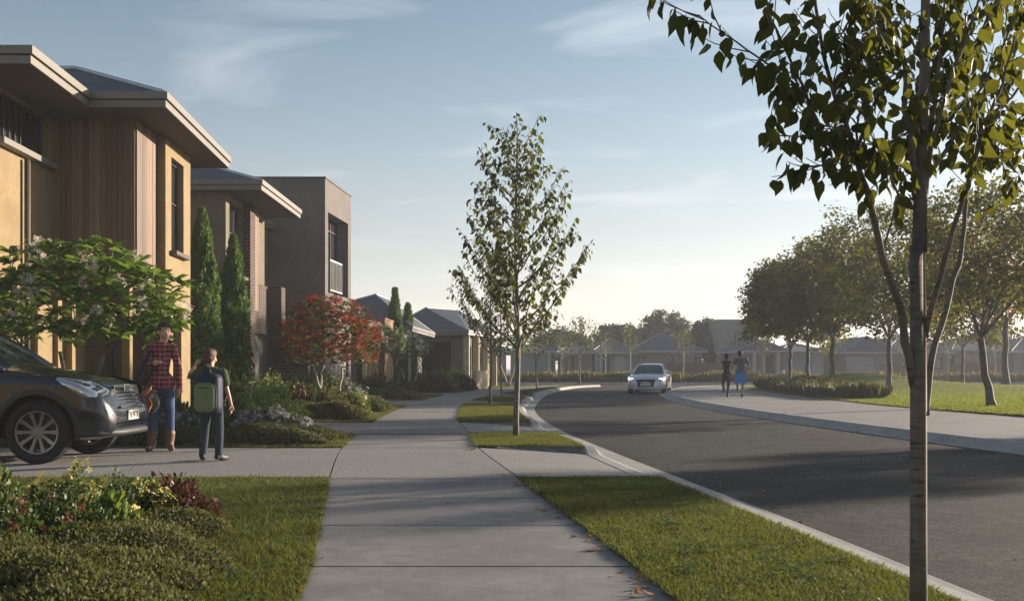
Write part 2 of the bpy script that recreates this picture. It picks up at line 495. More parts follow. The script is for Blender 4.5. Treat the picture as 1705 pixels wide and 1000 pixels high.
# driveways (left part) and the crossovers that dip to the kerb
def drive_left(y0, y1, x0):
    mb = MB()
    ys = np.linspace(y0, y1, 6)
    mb.prism([(x0,y0)]+[(x0,y1)]+[(float(PL(y))-.012, float(y)) for y in ys[::-1]], -.1, 0.0)
    return mb
def crossover(mb, y0, y1):
    n = 12; ys = np.linspace(y0, y1, n); m = 6
    vs = []; 
    for j in range(m):
        t = j/(m-1)
        for y in ys:
            xa = float(PR(y))+.012; xb = float(KL(y))-.155
            vs.append((xa+(xb-xa)*t, y, -(0.088)*t**1.2))
    fs = [(j*n+i, (j+1)*n+i, (j+1)*n+i+1, j*n+i+1) for j in range(m-1) for i in range(n-1)]
    mb.add(vs, fs); return mb
# crossing zone of driveway 1 over the path
mb = drive_left(10.26, 14.08, -30)
ys = np.linspace(10.26, 14.08, 6)
mb.prism([(float(PL(y))+.004, float(y)) for y in ys] + [(float(PR(y))-.004, float(y)) for y in ys[::-1]], -.1, 0.0)
crossover(mb, 10.26, 14.08)
struct(mb.build('driveway', M['drive']))
for (y0, y1, yl0, yl1, xl) in ((17.1,20.7,16.85,20.6,-14),(31.3,34.0,29.6,34.6,-12),(39.5,43.2,41.5,44.5,-9)):
    mb = drive_left(yl0, yl1, xl)
    crossover(mb, y0, y1)
    struct(mb.build('driveway', M['path']))

# verges between path and kerb
def verge(y0, y1, name='verge'):
    n = max(4, int((y1-y0)/.5)); ys = np.linspace(y0, y1, n)
    mb = MB()
    poly = [(float(PR(y))+.01, float(y)) for y in ys] + [(float(KL(y))-.16, float(y)) for y in ys[::-1]]
    mb.prism(poly, -.15, .012)
    return struct(mb.build(name, M['lawn']))
V = [(-8,10.24),(14.25,17.05),(20.85,31.2),(34.1,39.4),(43.3,66.2)]
for v in V: verge(*v)
# sloping stone edges where a verge meets the dipped crossover
for y in (14.1, 20.72, 33.98, 43.2):
    mb = MB(); xa, xb = float(PR(y))+.25, float(KL(y))-.2
    mb.add([(xa,y,0.0),(xb,y-.05,-.09),(xb+.1,y-.02,-.09),(xb+.06,y+.16,.016),(xa,y+.14,.016)], [(0,1,2,3,4)])
    mb.add([(xa,y+.14,.016),(xb+.06,y+.16,.016),(xb+.06,y+.16,-.15),(xa,y+.14,-.15)], [(0,1,2,3)])
    struct(mb.build('verge_edge', M['verge_edge']))

# land left of the path
def leftland(y0, y1, x0, m, name, z=.01):
    n = max(3, int((y1-y0)/1.0)); ys = np.linspace(y0, y1, n)
    mb = MB(); mb.prism([(x0,y0),(x0,y1)] + [(float(PL(y))-.01, float(y)) for y in ys[::-1]], -.15, z)
    return struct(mb.build(name, m))
leftland(-8, 10.25, -30, M['lawn'], 'lawn')
leftland(14.1, 16.8, -30, M['lawn'], 'lawn')
leftland(20.65, 29.55, -30, M['lawn'], 'lawn')
leftland(34.65, 41.45, -30, M['lawn'], 'lawn')
leftland(44.55, 66.2, -45, M['lawn'], 'lawn')
mb = MB(); mb.sheet([(-30,16.86),(-14,16.86),(-14,20.6),(-30,20.6)], -.01)
mb.sheet([(-30,29.6),(-12,29.6),(-12,34.6),(-30,34.6)], -.01); mb.sheet([(-30,41.5),(-9,41.5),(-9,44.5),(-30,44.5)], -.01)
struct(mb.build('yard', M['mulch']))
# mulched beds
def bed(poly, z=.02):
    mb = MB(); mb.prism(poly, -.1, z); struct(mb.build('garden_bed', M['mulch']))
bed([(-12,14.5),(-3.0,14.5),(-2.9,15.6),(-3.4,16.5),(-12,16.6)])
bed([(-10,21.3),(-3.6,21.3),(-3.4,24),(-3.6,28.6),(-10,28.8)])
bed([(-9,35.2),(-3.7,35.2),(-3.5,38),(-3.8,40.8),(-9,40.8)])
bed([(-9,45.2),(-3.0,45.2),(-2.2,50),(-1.6,53),(-9,56)])

# right side: park path, lawn with its mound
mb = MB(); a, b_ = band(lambda y: KR(y)+.14, lambda y: PA(np.minimum(y,57)), -8, 66.4, -.01)
b_[:,0] = np.where(b_[:,1] > 57, np.maximum(12.9+(b_[:,1]-57)*.9+(np.maximum(b_[:,1]-60,0))**2*.3, KR(b_[:,1])+2), b_[:,0]); strip_mesh(mb, a, b_)
mb.sheet([(21,64.5),(95,64.5),(95,66.36),(21,66.36)], -.009)
struct(mb.build('park_path', M['path']))
def park_z(x, y):
    x = np.asarray(x, float); y = np.asarray(y, float)
    e = np.clip((x-PA(np.minimum(y,57)))/2.5, 0, 1)*np.clip((65-y)/5, 0, 1)
    return .02 + e*(0.78*np.exp(-(((x-18.2)/4.6)**2+((y-55)/5.5)**2)) + .18*np.exp(-(((x-27)/6)**2+((y-50)/8)**2)))
nu, nv = 60, 110
ys = np.linspace(-8, 64.6, nv); V_ = []
for y in ys:
    x0 = float(PA(min(y,57))) + (0 if y < 57 else (y-57)*.9+max(y-60,0)**2*.3)
    xs = x0 + (np.linspace(0,1,nu)**1.5)*(95-x0)
    zs = park_z(xs, np.full(nu, y)); zs[0] = .005
    V_.append(np.c_[xs, np.full(nu,y), zs])
V_ = np.concatenate(V_)
F_ = np.array([(j*nu+i, j*nu+i+1, (j+1)*nu+i+1, (j+1)*nu+i) for j in range(nv-1) for i in range(nu-1)])
struct(link('park_lawn', fast_mesh('park_lawn', V_, F_, True), M['park']))
# far side of the cross street
mb = MB(); mb.sheet([(-60,77.3),(110,77.3),(110,120),(-60,120)], -.005)
struct(mb.build('far_verge', M['lawn']))

# -------------------------------------------------- grass blades
GR = []
def blades(n, fx0, fx1, y0, y1, h, wd, zf, dens_fn=None, name='grass', mat='blade', edge=0.03):
    ys = rng.uniform(y0, y1, n) if dens_fn is None else dens_fn(n)
    xa, xb = fx0(ys)-edge, fx1(ys)+edge
    xs = xa + (xb-xa)*rng.random(n)
    z = zf(xs, ys)
    th = rng.uniform(0, 2*np.pi, n); hh = h*rng.uniform(.45, 1.25, n); ww = wd*rng.uniform(.6, 1.3, n)
    # clumpy length
    hh *= .75 + .5*np.sin(xs*2.1+ys*1.3+1.5*np.sin(ys*3.1))*np.sin(xs*5.3-ys*2.2)*.6+.1
    ln = rng.normal(0, .85, (n,2))*hh[:,None]
    bx, by = np.cos(th)*ww/2, np.sin(th)*ww/2
    P = np.zeros((n,3,3), np.float32)
    P[:,0] = np.c_[xs-bx, ys-by, z-.004]; P[:,1] = np.c_[xs+bx, ys+by, z-.004]; P[:,2] = np.c_[xs+ln[:,0], ys+ln[:,1], z+hh]
    F = np.arange(3*n).reshape(n,3)
    o = link(name, fast_mesh(name, P.reshape(-1,3), F), M[mat])
    return tag(o, None, 'grass', None, 'stuff')
M['blade'] = leafmat('grass blade', (0.022,0.036,0.009), (0.13,0.15,0.036), (0.23,0.25,0.035), .38, .6, .2)
M['blade_park'] = leafmat('park grass blade', (0.06,0.085,0.014), (0.12,0.15,0.025), (0.30,0.34,0.04), .45, .6, .2)
def near_dens(y0, y1, p=1.0):
    def f(n):
        u = rng.random(n); k = 1/(y0+.0); k2 = 1/(y1)
        return 1/(k + (k2-k)*u)
    return f
o = blades(120000, lambda y: PR(y), lambda y: KL(y)-.14, 3.2, 10.26, .030, .009, lambda x,y: 0*x+.012, near_dens(3.2,10.26), edge=.035)
o['label'] = 'clipped green grass of the near verge beside the road'
o = blades(110000, lambda y: np.maximum(-.52*y-.3, -30), lambda y: PL(y), 3.2, 10.26, .036, .009, lambda x,y: 0*x+.01, near_dens(3.2,10.26), edge=.03)
o['label'] = 'clipped dark green front lawn left of the footpath'
o = blades(22000, PR, lambda y: KL(y)-.16, 14.22, 17.08, .04, .012, lambda x,y: 0*x+.012); o['label'] = 'small square of sunlit grass round the second street tree'
o = blades(34000, PR, lambda y: KL(y)-.16, 20.82, 31.2, .045, .018, lambda x,y: 0*x+.012); o['label'] = 'long strip of verge grass beyond the second driveway'
o = blades(10000, PR, lambda y: KL(y)-.16, 34.1, 39.4, .05, .025, lambda x,y: 0*x+.012); o['label'] = 'short strip of verge grass beyond the third driveway'
o = blades(16000, PR, lambda y: KL(y)-.16, 43.3, 66, .06, .035, lambda x,y: 0*x+.012); o['label'] = 'farthest verge grass running round to the corner'
o = blades(16000, lambda y: PL(y)-2.2, PL, 14.1, 16.75, .045, .012, lambda x,y: 0*x+.01, edge=.02); o['label'] = 'grass edge in front of the first garden bed'
o = blades(18000, lambda y: PL(y)-2.4, PL, 20.65, 29.5, .05, .02, lambda x,y: 0*x+.01, edge=.03); o['label'] = 'grass edge in front of the second garden bed'
o = blades(9000, lambda y: PL(y)-2.4, PL, 34.65, 41.4, .05, .025, lambda x,y: 0*x+.01, edge=.03); o['label'] = 'grass edge in front of the third garden bed'
o = blades(16000, lambda y: PL(y)-9, PL, 45, 66, .06, .04, lambda x,y: 0*x+.01, edge=.03); o['label'] = 'grass before the far left houses'
o = blades(90000, lambda y: PA(np.minimum(y,57)), lambda y: np.minimum(y*.53+1.5, 60), 20, 64, .05, .03, park_z, near_dens(20,64), 'grass', 'blade_park', .02); o['label'] = 'bright sunlit grass over the park mound'
# small broad leaved weeds and clover standing in the turf, and longer tufts along the path edges
def weeds(n, fx0, fx1, y0, y1, label, seed):
    nr = np.random.default_rng(seed); k = 90
    cy = near_dens(y0, y1)(k); a, b_ = fx0(cy), fx1(cy); cx = a+(b_-a)*nr.random(k); i = nr.integers(0, k, n)
    P = np.c_[cx[i]+nr.normal(0,.045,n), cy[i]+nr.normal(0,.05,n), .026+.016*nr.random(n)]
    th = nr.uniform(0,6.28,n); s_ = nr.uniform(.006,.013,n)
    d = np.c_[np.cos(th), np.sin(th), nr.normal(0,.3,n)]; e = np.c_[-np.sin(th), np.cos(th), nr.normal(0,.3,n)]
    V_ = np.stack([P-d*s_[:,None], P+e*s_[:,None]*.7, P+d*s_[:,None], P-e*s_[:,None]*.7], 1).reshape(-1,3)
    o = link('clover', fast_mesh('clover', V_, np.arange(4*n).reshape(n,4)), M['weed']); return tag(o, label, 'clover', None, 'stuff')
M['weed'] = leafmat('clover leaf', (0.05,0.09,0.02), (0.12,0.19,0.04), (0.26,0.36,0.05), .35, .5, .3)
weeds(5200, lambda y: PR(y)+.1, lambda y: KL(y)-.25, 3.4, 10.0, 'patches of clover and small weeds in the near verge', 31)
weeds(3200, lambda y: PL(y)-2.2, lambda y: PL(y)-.1, 3.6, 10.0, 'patches of clover in the dark front lawn', 32)
def edge_tufts(f, sgn, y0, y1, n, label, seed):
    nr = np.random.default_rng(seed); k = 46; cy = near_dens(y0, y1)(k); i = nr.integers(0,k,n); ys = cy[i]+nr.normal(0,.055,n); ys = np.clip(ys, y0, y1)
    xs = f(ys)+sgn*nr.uniform(-.01,.05,n); ln = nr.uniform(.02,.065,n); a = nr.normal(0,.7,n)
    dx = -sgn*np.cos(a)*ln; dy = np.sin(a)*ln; w_ = .0035
    P = np.zeros((n,3,3)); P[:,0] = np.c_[xs, ys-w_, np.full(n,.008)]; P[:,1] = np.c_[xs, ys+w_, np.full(n,.008)]; P[:,2] = np.c_[xs+dx*1.3, ys+dy*1.3, nr.uniform(.006,.03,n)]
    o = link('grass', fast_mesh('grass', P.reshape(-1,3), np.arange(3*n).reshape(n,3)), M['blade']); return tag(o, label, 'grass', None, 'stuff')
edge_tufts(PR, 1, 3.4, 10.2, 7000, 'ragged grass spilling over the right edge of the path', 41)
edge_tufts(PL, -1, 3.4, 10.2, 6000, 'ragged grass spilling over the left edge of the path', 42)
edge_tufts(lambda y: KL(y)-.15, -1, 3.4, 10.2, 5000, 'ragged grass spilling over the near kerb', 43)
# ================================================================ HOUSES
M['render'] = concrete('ochre wall render', (0.255,0.185,0.098), 1.6, 0, 0.9)
M['render2'] = concrete('taupe wall render', (0.165,0.135,0.10), 1.6, 0, 0.9)
M['render3'] = concrete('warm grey wall render', (0.145,0.133,0.124), 1.2, 0, 0.9)
M['timber'] = boardmat('timber boards', (0.09,0.055,0.036), (0.23,0.145,0.088))
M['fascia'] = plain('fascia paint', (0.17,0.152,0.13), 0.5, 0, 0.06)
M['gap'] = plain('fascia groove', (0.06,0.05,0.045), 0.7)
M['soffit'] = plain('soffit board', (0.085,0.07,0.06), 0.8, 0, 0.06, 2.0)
M['roof'] = plain('dark roof metal', (0.045,0.052,0.065), 0.55, 0.0, 0.15, 3.0)
M['roofcap'] = plain('ridge flashing', (0.42,0.45,0.50), 0.4, 0.3)
M['frame'] = plain('dark window frame', (0.018,0.018,0.02), 0.4)
M['brick'] = brickmat('brown brick', (0.045,0.032,0.028), (0.085,0.055,0.043), (0.22,0.18,0.145))
M['brickred'] = brickmat('red brick', (0.26,0.12,0.08), (0.34,0.17,0.11), (0.38,0.33,0.28))
M['darkwall'] = plain('dark wall', (0.07,0.06,0.055), 0.85, 0, 0.15, 3)
M['door'] = plain('garage door paint', (0.12,0.11,0.10), 0.6, 0, 0.08, 2)
M['cream'] = concrete('cream wall', (0.50,0.42,0.28), 2)
M['railing'] = plain('white railing', (0.6,0.58,0.54), 0.5)
def glassmat():
    m, nt, b, o = newmat('window glass')
    v = coords(nt, 'Object'); f = noise(nt, v, 1.2, 3)
    nt.links.new(ramp(nt, f, [(0.3,(0.012,0.014,0.018)),(0.7,(0.035,0.037,0.042))]), b.inputs['Base Color'])
    b.inputs['Roughness'].default_value = 0.06; b.inputs['Specular IOR Level'].default_value = 0.8
    return m
M['glass'] = glassmat()

def wl(o):
    v = Vector((0,0,0))
    while o is not None:
        v = v + o.location; o = o.parent
    return v
def pt(mb, name, mat, parent, **k):      # mesh given in world coordinates, made a part of parent
    o_ = wl(parent)
    mb.v = [(p[0]-o_.x, p[1]-o_.y, p[2]-o_.z) for p in mb.v]
    return mb.build(name, mat, parent, **k)

def wall_open(mb, p, d, ln, z0, z1, opens=(), depth=.18, th=.12):
    """wall face from p along unit direction d; outward normal is d turned clockwise; opens: (u0,u1,za,zb)"""
    d = Vector((d[0], d[1])).normalized(); nrm = Vector((d.y, -d.x))
    us = sorted(set([0, ln] + [o[0] for o in opens] + [o[1] for o in opens])); zs = sorted(set([z0, z1] + [o[2] for o in opens] + [o[3] for o in opens]))
    P = lambda u, z, k=0.0: (p[0]+d.x*u-nrm.x*k, p[1]+d.y*u-nrm.y*k, z)
    for i in range(len(us)-1):
        for j in range(len(zs)-1):
            uc, zc = (us[i]+us[i+1])/2, (zs[j]+zs[j+1])/2
            if any(o[0] < uc < o[1] and o[2] < zc < o[3] for o in opens): continue
            mb.add([P(us[i],zs[j]),P(us[i+1],zs[j]),P(us[i+1],zs[j+1]),P(us[i],zs[j+1])], [(0,1,2,3)])
    for (a, b_, c, e) in opens:
        mb.add([P(a,c),P(b_,c),P(b_,e),P(a,e),P(a,c,depth),P(b_,c,depth),P(b_,e,depth),P(a,e,depth)],
               [(0,4,5,1),(1,5,6,2),(2,6,7,3),(3,7,4,0)])
def window(parent, p, d, o, depth=.14, mull=(), trans=(), fw=.05, name='window', glass='glass'):
    d = Vector((d[0], d[1])).normalized(); nrm = Vector((d.y, -d.x))
    a, b_, c, e = o
    def bar(mb, u0, u1, z0, z1, k0, k1):
        q = [(p[0]+d.x*u-nrm.x*k, p[1]+d.y*u-nrm.y*k) for (u,k) in ((u0,k0),(u1,k0),(u1,k1),(u0,k1))]
        mb.prism(q, z0, z1)
    mb = MB(); k0, k1 = depth-.06, depth-.002
    bar(mb,a+.001,a+fw,c+.001,e-.001,k0,k1); bar(mb,b_-fw,b_-.001,c+.001,e-.001,k0,k1)
    bar(mb,a+fw,b_-fw,c+.001,c+fw,k0,k1); bar(mb,a+fw,b_-fw,e-fw,e-.001,k0,k1)
    for u in mull: bar(mb,a+(b_-a)*u-fw*.35,a+(b_-a)*u+fw*.35,c+fw,e-fw,k0+.004,k1)
    for t in trans: bar(mb,a+fw,b_-fw,c+(e-c)*t-fw*.3,c+(e-c)*t+fw*.3,k0+.007,k1)
    f = pt(mb, name, M['frame'], parent)
    mb = MB(); bar(mb,a+fw*.5,b_-fw*.5,c+fw*.5,e-fw*.5,k1-.02,k1-.01)
    pt(mb, 'pane', M[glass], f)
    return f
def boards(mb, p, d, ln, z0, z1, w_=.105, gap=.006, th=.025):
    d = Vector((d[0], d[1])).normalized(); nrm = Vector((d.y, -d.x))
    n = max(1, round(ln/w_)); w2 = ln/n
    for i in range(n):
        k = random.uniform(0, .004)
        q = [(p[0]+d.x*u+nrm.x*s_, p[1]+d.y*u+nrm.y*s_) for (u,s_) in ((i*w2+gap/2,0),((i+1)*w2-gap/2,0),((i+1)*w2-gap/2,th+k),(i*w2+gap/2,th+k))]
        mb.prism(q, z0, z1)
def offset_poly(poly, k):               # shift closed counter-clockwise polygon inwards by k
    n = len(poly); out_ = []
    for i in range(n):
        p0, p1, p2 = Vector(poly[i-1]), Vector(poly[i]), Vector(poly[(i+1)%n])
        a = (p1-p0).normalized(); b_ = (p2-p1).normalized()
        na = Vector((-a.y,a.x)); nb = Vector((-b_.y,b_.x)); m_ = (na+nb)
        m_ = m_/max(1e-6, m_.length_squared)*2
        out_.append((p1.x+m_.x*k, p1.y+m_.y*k))
    return out_
def ring(mb, A, B, z0, z1):             # trim band between outline A (outer) and B (inner)
    n = len(A)
    for i in range(n):
        j = (i+1)%n
        q = [A[i],A[j],B[j],B[i]]
        mb.add([(x,y,z0) for x,y in q]+[(x,y,z1) for x,y in q], [(3,2,1,0),(4,5,6,7),(0,1,5,4),(2,3,7,6)])
def eaves(parent, poly, z0, z1, soff=True):
    h = z1-z0
    mb = MB(); ring(mb, poly, offset_poly(poly,.06), z0+h*.52, z1)
    ring(mb, offset_poly(poly,.035), offset_poly(poly,.07), z0, z0+h*.44)
    g_ = pt(mb, 'gutter', M['fascia'], parent)
    mb = MB(); ring(mb, offset_poly(poly,.05), offset_poly(poly,.09), z0+.004, z1-.01); pt(mb, 'fascia', M['gap'], parent)
    if soff:
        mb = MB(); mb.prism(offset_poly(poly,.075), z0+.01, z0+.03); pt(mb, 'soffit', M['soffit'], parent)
def hip(parent, poly4, ra, rb, z0, z1, caps=True, name='roof', mat='roof', capmat='roofcap'):
    """poly4: eave corners counter-clockwise from front left; ridge ends ra (front), rb (rear)"""
    A, B, C_, D = poly4
    mb = MB()
    mb.add([(A[0],A[1],z0),(B[0],B[1],z0),(C_[0],C_[1],z0),(D[0],D[1],z0),(ra[0],ra[1],z1),(rb[0],rb[1],z1)],
           [(0,1,4),(1,2,5,4),(2,3,5),(3,0,4,5),(0,3,2,1)])
    r = pt(mb, name, M[mat], parent)
    if caps:
        mb = MB()
        for (p, q) in ((A,ra),(B,ra),(C_,rb),(D,rb)):
            mb.tube([(p[0],p[1],z0+.02),(q[0],q[1],z1+.02)], .035, 6)
        mb.tube([(ra[0],ra[1],z1+.02),(rb[0],rb[1],z1+.02)], .04, 6)
        mb.v = [(v[0]-wl(parent).x, v[1]-wl(parent).y, v[2]) for v in mb.v]
        mb.build('ridge_cap', M[capmat], r)
    return r

# ---------------- house 1 : two storeys, ochre render and timber
S1 = Vector((-.073, 1.0)).normalized()
H1 = empty('house', (-8.0, 16, 0), 0, 'nearest two storey house in ochre render with timber clad box and wide dark eaves', 'house', 'two storey houses on the left')
E1 = [(-15,14.6),(-6.84,14.6),(-7.02,17.05),(-5.74,17.05),(-6.14,22.4),(-15,22.4)]
eaves(H1, E1, 5.45, 5.70)
hip(H1, [(-15,17.1),(-5.80,17.1),(-6.18,22.35),(-15,22.35)], (-8.4,19.75), (-12.5,19.75), 5.68, 6.86)
mb = MB(); mb.add([(-15,14.65,5.69),(-6.9,14.65,5.69),(-7.05,17.2,5.69),(-9.6,17.6,6.6),(-15,17.6,6.6)], [(0,1,3,4),(1,2,3)]); pt(mb, 'roof', M['roof'], H1)
# wall A
wa = MB(); oA = [(.35,2.3,4.66,5.44),(1.55,1.75,0.3,2.3)]
wall_open(wa, (-7.93,15.5), (-.06,1), 2.5, -.1, 5.46, oA, .16)
wall_open(wa, (-15,15.5), (1,0), 7.07, -.1, 5.46)
wall_open(wa, (-8.08,18.0), (1,0), .14, 2.6, 5.46)
pt(wa, 'wall', M['render'], H1)
window(H1, (-7.93,15.5), (-.06,1), oA[0], .16, [i/9 for i in range(1,9)])
window(H1, (-7.93,15.5), (-.06,1), oA[1], .16)
mb = MB(); mb.prism([(-7.94,15.7),(-7.78,15.7),(-7.95,18.08),(-8.09,18.08)], 4.55, 4.65); pt(mb, 'window_sill', M['fascia'], H1, bevel=.006)
mb = MB(); mb.tube([(-7.93,16.75,0),(-7.93,16.75,4.5)], .045, 10); pt(mb, 'downpipe', M['gap'], H1, smooth=True)
# timber box
mb = MB(); boards(mb, (-7.94,18.0), (1,0), 1.32, 2.62, 5.46); boards(mb, (-6.62,18.0), S1, 1.3, 2.62, 5.46); pt(mb, 'timber_cladding', M['timber'], H1)
mb = MB(); mb.prism([(-7.95,18.03),(-6.64,18.03),(-6.75,19.28),(-7.95,19.28)], 2.6, 5.44); pt(mb, 'timber_box', M['darkwall'], H1)
# render volume B
wb = MB(); oB = [(.42,1.38,3.36,5.16),(.55,1.2,0.0,2.2)]
wall_open(wb, (-6.53,19.3), S1, 1.95, -.1, 5.46, oB, .2)
wall_open(wb, (-6.75,19.3), (1,0), .22, -.1, 5.46)
wall_open(wb, (-6.67,21.24), (-1,0), 8.3, -.1, 5.46)
wall_open(wb, (-8.1,19.29), (1,0), 1.4, -.1, 2.66)
pt(wb, 'wall', M['render'], H1)
window(H1, (-6.53,19.3), S1, oB[0], .18, [.5], [.55]); window(H1, (-6.53,19.3), S1, oB[1], .18, (), (), name='door')
mb = MB(); mb.prism([(-6.55,19.62),(-6.42,19.62),(-6.52,20.78),(-6.64,20.78)], 3.27, 3.35); pt(mb, 'window_sill', M['soffit'], H1, bevel=.005)
# ground floor below the timber
mb = MB(); mb.prism([(-8.09,18.05),(-8.0,18.05),(-8.0,19.27),(-8.09,19.27)], -.1, 2.6); mb.box(-8.0,-7.86,18.3,18.75,-.1,2.6); pt(mb, 'wall', M['render'], H1)
mb = MB(); mb.box(-6.86,-6.72,18.0,18.14,0,2.6); pt(mb, 'post', M['render'], H1)
mb = MB(); mb.box(-7.6,-7.5,19.18,19.28,0,2.3); mb.box(-6.95,-6.85,19.18,19.28,0,2.3); mb.box(-7.5,-6.95,19.18,19.28,2.2,2.3)
f = pt(mb, 'door', M['frame'], H1); mb = MB(); mb.box(-7.5,-6.95,19.23,19.27,0,2.2); pt(mb, 'door_leaf', M['darkwall'], f)

# ---------------- house 2
S2 = Vector((-.02,1)).normalized()
H2 = empty('house', (-8.0, 26, 0), 0, 'second two storey house with a dark brick pier and a timber panel under flat eaves', 'house', 'two storey houses on the left')
E2 = [(-15,25.0),(-6.09,25.0),(-6.13,29.9),(-15,29.9)]
eaves(H2, E2, 5.45, 5.70)
hip(H2, [(-15,25.06),(-6.15,25.06),(-6.19,29.85),(-15,29.85)], (-8.55,27.45), (-12.6,27.45), 5.68, 6.62)
eaves(H2, [(-10,29.95),(-7.2,29.95),(-7.04,31.1),(-10,31.1)][:4], 5.22, 5.44)
wb = MB(); o2 = [(.35,1.78,3.5,5.3),(.5,1.4,.3,2.2)]
wall_open(wb, (-7.1,25.4), S2, 1.8, -.1, 5.46, o2, .22); wall_open(wb, (-15,25.4), (1,0), 7.9, -.1, 5.46)
wall_open(wb, (-7.13,28.3), S2, 1.3, 3.3, 5.46); wall_open(wb, (-7.4,31.0), (-1,0), 6, -.1, 5.3); wall_open(wb, (-7.35,29.6), (0,1), 1.4, -.1, 5.3)
pt(wb, 'wall', M['render2'], H2)
window(H2, (-7.1,25.4), S2, o2[0], .2, [.33,.66], [.6]); window(H2, (-7.1,25.4), S2, o2[1], .2)
mb = MB(); mb.prism([(-7.1,25.7),(-6.96,25.7),(-6.99,27.19),(-7.13,27.19)], 3.40, 3.48); pt(mb, 'window_sill', M['soffit'], H2, bevel=.005)
mb = MB(); mb.box(-7.4,-6.95,27.2,27.7,-.1,5.45); pt(mb, 'brick_pier', M['brick'], H2)
mb = MB(); boards(mb, (-7.02,27.71), S2, .62, 2.65, 5.45, .1); pt(mb, 'timber_cladding', M['timber'], H2)
mb = MB(); mb.box(-7.3,-7.0,27.72,29.4,2.05,2.64); mb.box(-7.3,-7.0,28.36,29.4,2.64,3.42); mb.box(-7.3,-6.62,29.4,29.9,2.05,3.42); pt(mb, 'balcony_wall', M['brick'], H2)
mb = MB(); mb.box(-7.35,-7.2,27.72,29.58,-.1,2.05); pt(mb, 'garage_door', M['door'], H2)
mb = MB(); [mb.box(-7.2,-7.17,27.95+.12*i,27.99+.12*i,0,1.3) for i in range(4)]; pt(mb, 'batten_screen', M['frame'], H2)

# ---------------- house 3 : render box
S3 = Vector((.075,1)).normalized()
H3 = empty('house', (-8, 32, 0), 0, 'third two storey house, a plain grey rendered box with a recessed balcony', 'house', 'two storey houses on the left')
wb = MB(); o3 = [(.35,2.95,3.39,5.84),(.9,3.0,0,2.3)]
wall_open(wb, (-5.63,30.85), S3, 3.36, -.1, 6.8, o3, .42); wall_open(wb, (-15,30.85), (1,0), 9.37, -.1, 6.8)
wall_open(wb, (-5.38,34.2), (-1,0), 9.6, -.1, 6.8)
wb.sheet([(-15,30.85),(-5.63,30.85),(-5.38,34.2),(-15,34.2)], 6.7)
pt(wb, 'wall', M['render3'], H3)
mb = MB(); ring(mb, [(-15,30.82),(-5.60,30.82),(-5.35,34.23),(-15,34.23)], [(-14.8,31.0),(-5.8,31.0),(-5.55,34.05),(-14.8,34.05)], 6.8, 6.85); pt(mb, 'parapet_cap', M['gap'], H3)
window(H3, (-5.63,30.85), S3, o3[0], .42, [.33,.66], [.85], .06); 
mb = MB(); 
mb.prism([(-5.56,31.22),(-5.53,31.22),(-5.43,32.75),(-5.46,32.75)], 4.36, 4.41); mb.prism([(-5.56,31.22),(-5.53,31.22),(-5.43,32.75),(-5.46,32.75)], 3.45, 3.49)
for i in range(9): 
    y = 31.25+i*.186; x = -5.555+(y-31.22)*.066; mb.box(x,x+.022,y,y+.022,3.49,4.36)
pt(mb, 'balcony_railing', M['railing'], H3)
mb = MB(); 
for i in range(6): mb.prism([(-5.70+.03,31.77+i*.001),(-5.66+.03,31.77),(-5.51+.03,33.83),(-5.55+.03,33.83)], .01+i*.38, .375+i*.38)
pt(mb, 'garage_door', M['door'], H3)
mb = MB(); mb.box(-7.0,-5.95,29.95,30.15,-.1,1.7); pt(mb, 'side_wall', M['brick'], H3)

# ---------------- low wing with posts and a brick pier
H3b = empty('house', (-8, 38, 0), 0, 'low garage wing with pale posts, a skillion roof and a red brick pier', 'house', 'single storey houses on the left')
eaves(H3b, [(-12,36.9),(-5.15,36.9),(-5.1,39.6),(-12,39.6)], 2.55, 2.82)
mb = MB(); mb.add([(-12,36.95,2.82),(-5.2,36.95,2.82),(-5.15,39.6,2.82),(-12,39.6,2.82),(-7.5,38.2,3.35),(-12,38.2,3.35)], [(0,1,4,5),(1,2,4),(2,3,5,4)]); pt(mb, 'roof', M['roof'], H3b)
wb = MB(); wall_open(wb, (-12,37.6), (1,0), 6.2, -.1, 2.56); wall_open(wb, (-5.8,37.6), (0,1), 2.3, -.1, 2.56, [(.3,1.9,0,2.2)], .1); pt(wb, 'wall', M['render3'], H3b)
mb = MB(); mb.box(-5.93,-5.9,37.92,39.48,0,2.18); pt(mb, 'garage_door', M['darkwall'], H3b)
for y in (37.1, 38.3, 39.3):
    mb = MB(); mb.box(-5.42,-5.28,y,y+.14,0,2.56); pt(mb, 'post', M['cream'], H3b)
mb = MB(); mb.box(-5.5,-4.97,40.0,42.8,-.1,3.0); mb.box(-5.53,-4.94,39.97,42.83,3.0,3.06); pt(mb, 'brick_pier', M['brickred'], H3b)

# ---------------- house 4
H4 = empty('house', (-7, 48, 0), 0, 'single storey house with a tall dark hipped roof behind the red brick pier', 'house', 'single storey houses on the left')
E4 = [(-11,44.5),(-4.3,44.5),(-4.0,53.5),(-11,53.5)]
eaves(H4, E4, 2.68, 2.92)
hip(H4, [(-11,44.55),(-4.35,44.55),(-4.05,53.45),(-11,53.45)], (-6.35,47.7), (-6.2,51), 2.9, 4.5)
wb = MB(); wall_open(wb, (-11,45.1), (1,0), 6.1, -.1, 2.7, [(3.2,4.4,.9,2.1)], .1); wall_open(wb, (-4.9,45.1), (.03,1), 7.8, -.1, 2.7, [(1,2.2,.0,2.1),(4,6,.8,2.1)], .1); pt(wb, 'wall', M['render3'], H4)
window(H4, (-11,45.1), (1,0), (3.2,4.4,.9,2.1), .1, [.5]); window(H4, (-4.9,45.1), (.03,1), (4,6,.8,2.1), .1, [.5]); window(H4, (-4.9,45.1), (.03,1), (1,2.2,0,2.1), .1, name='door')
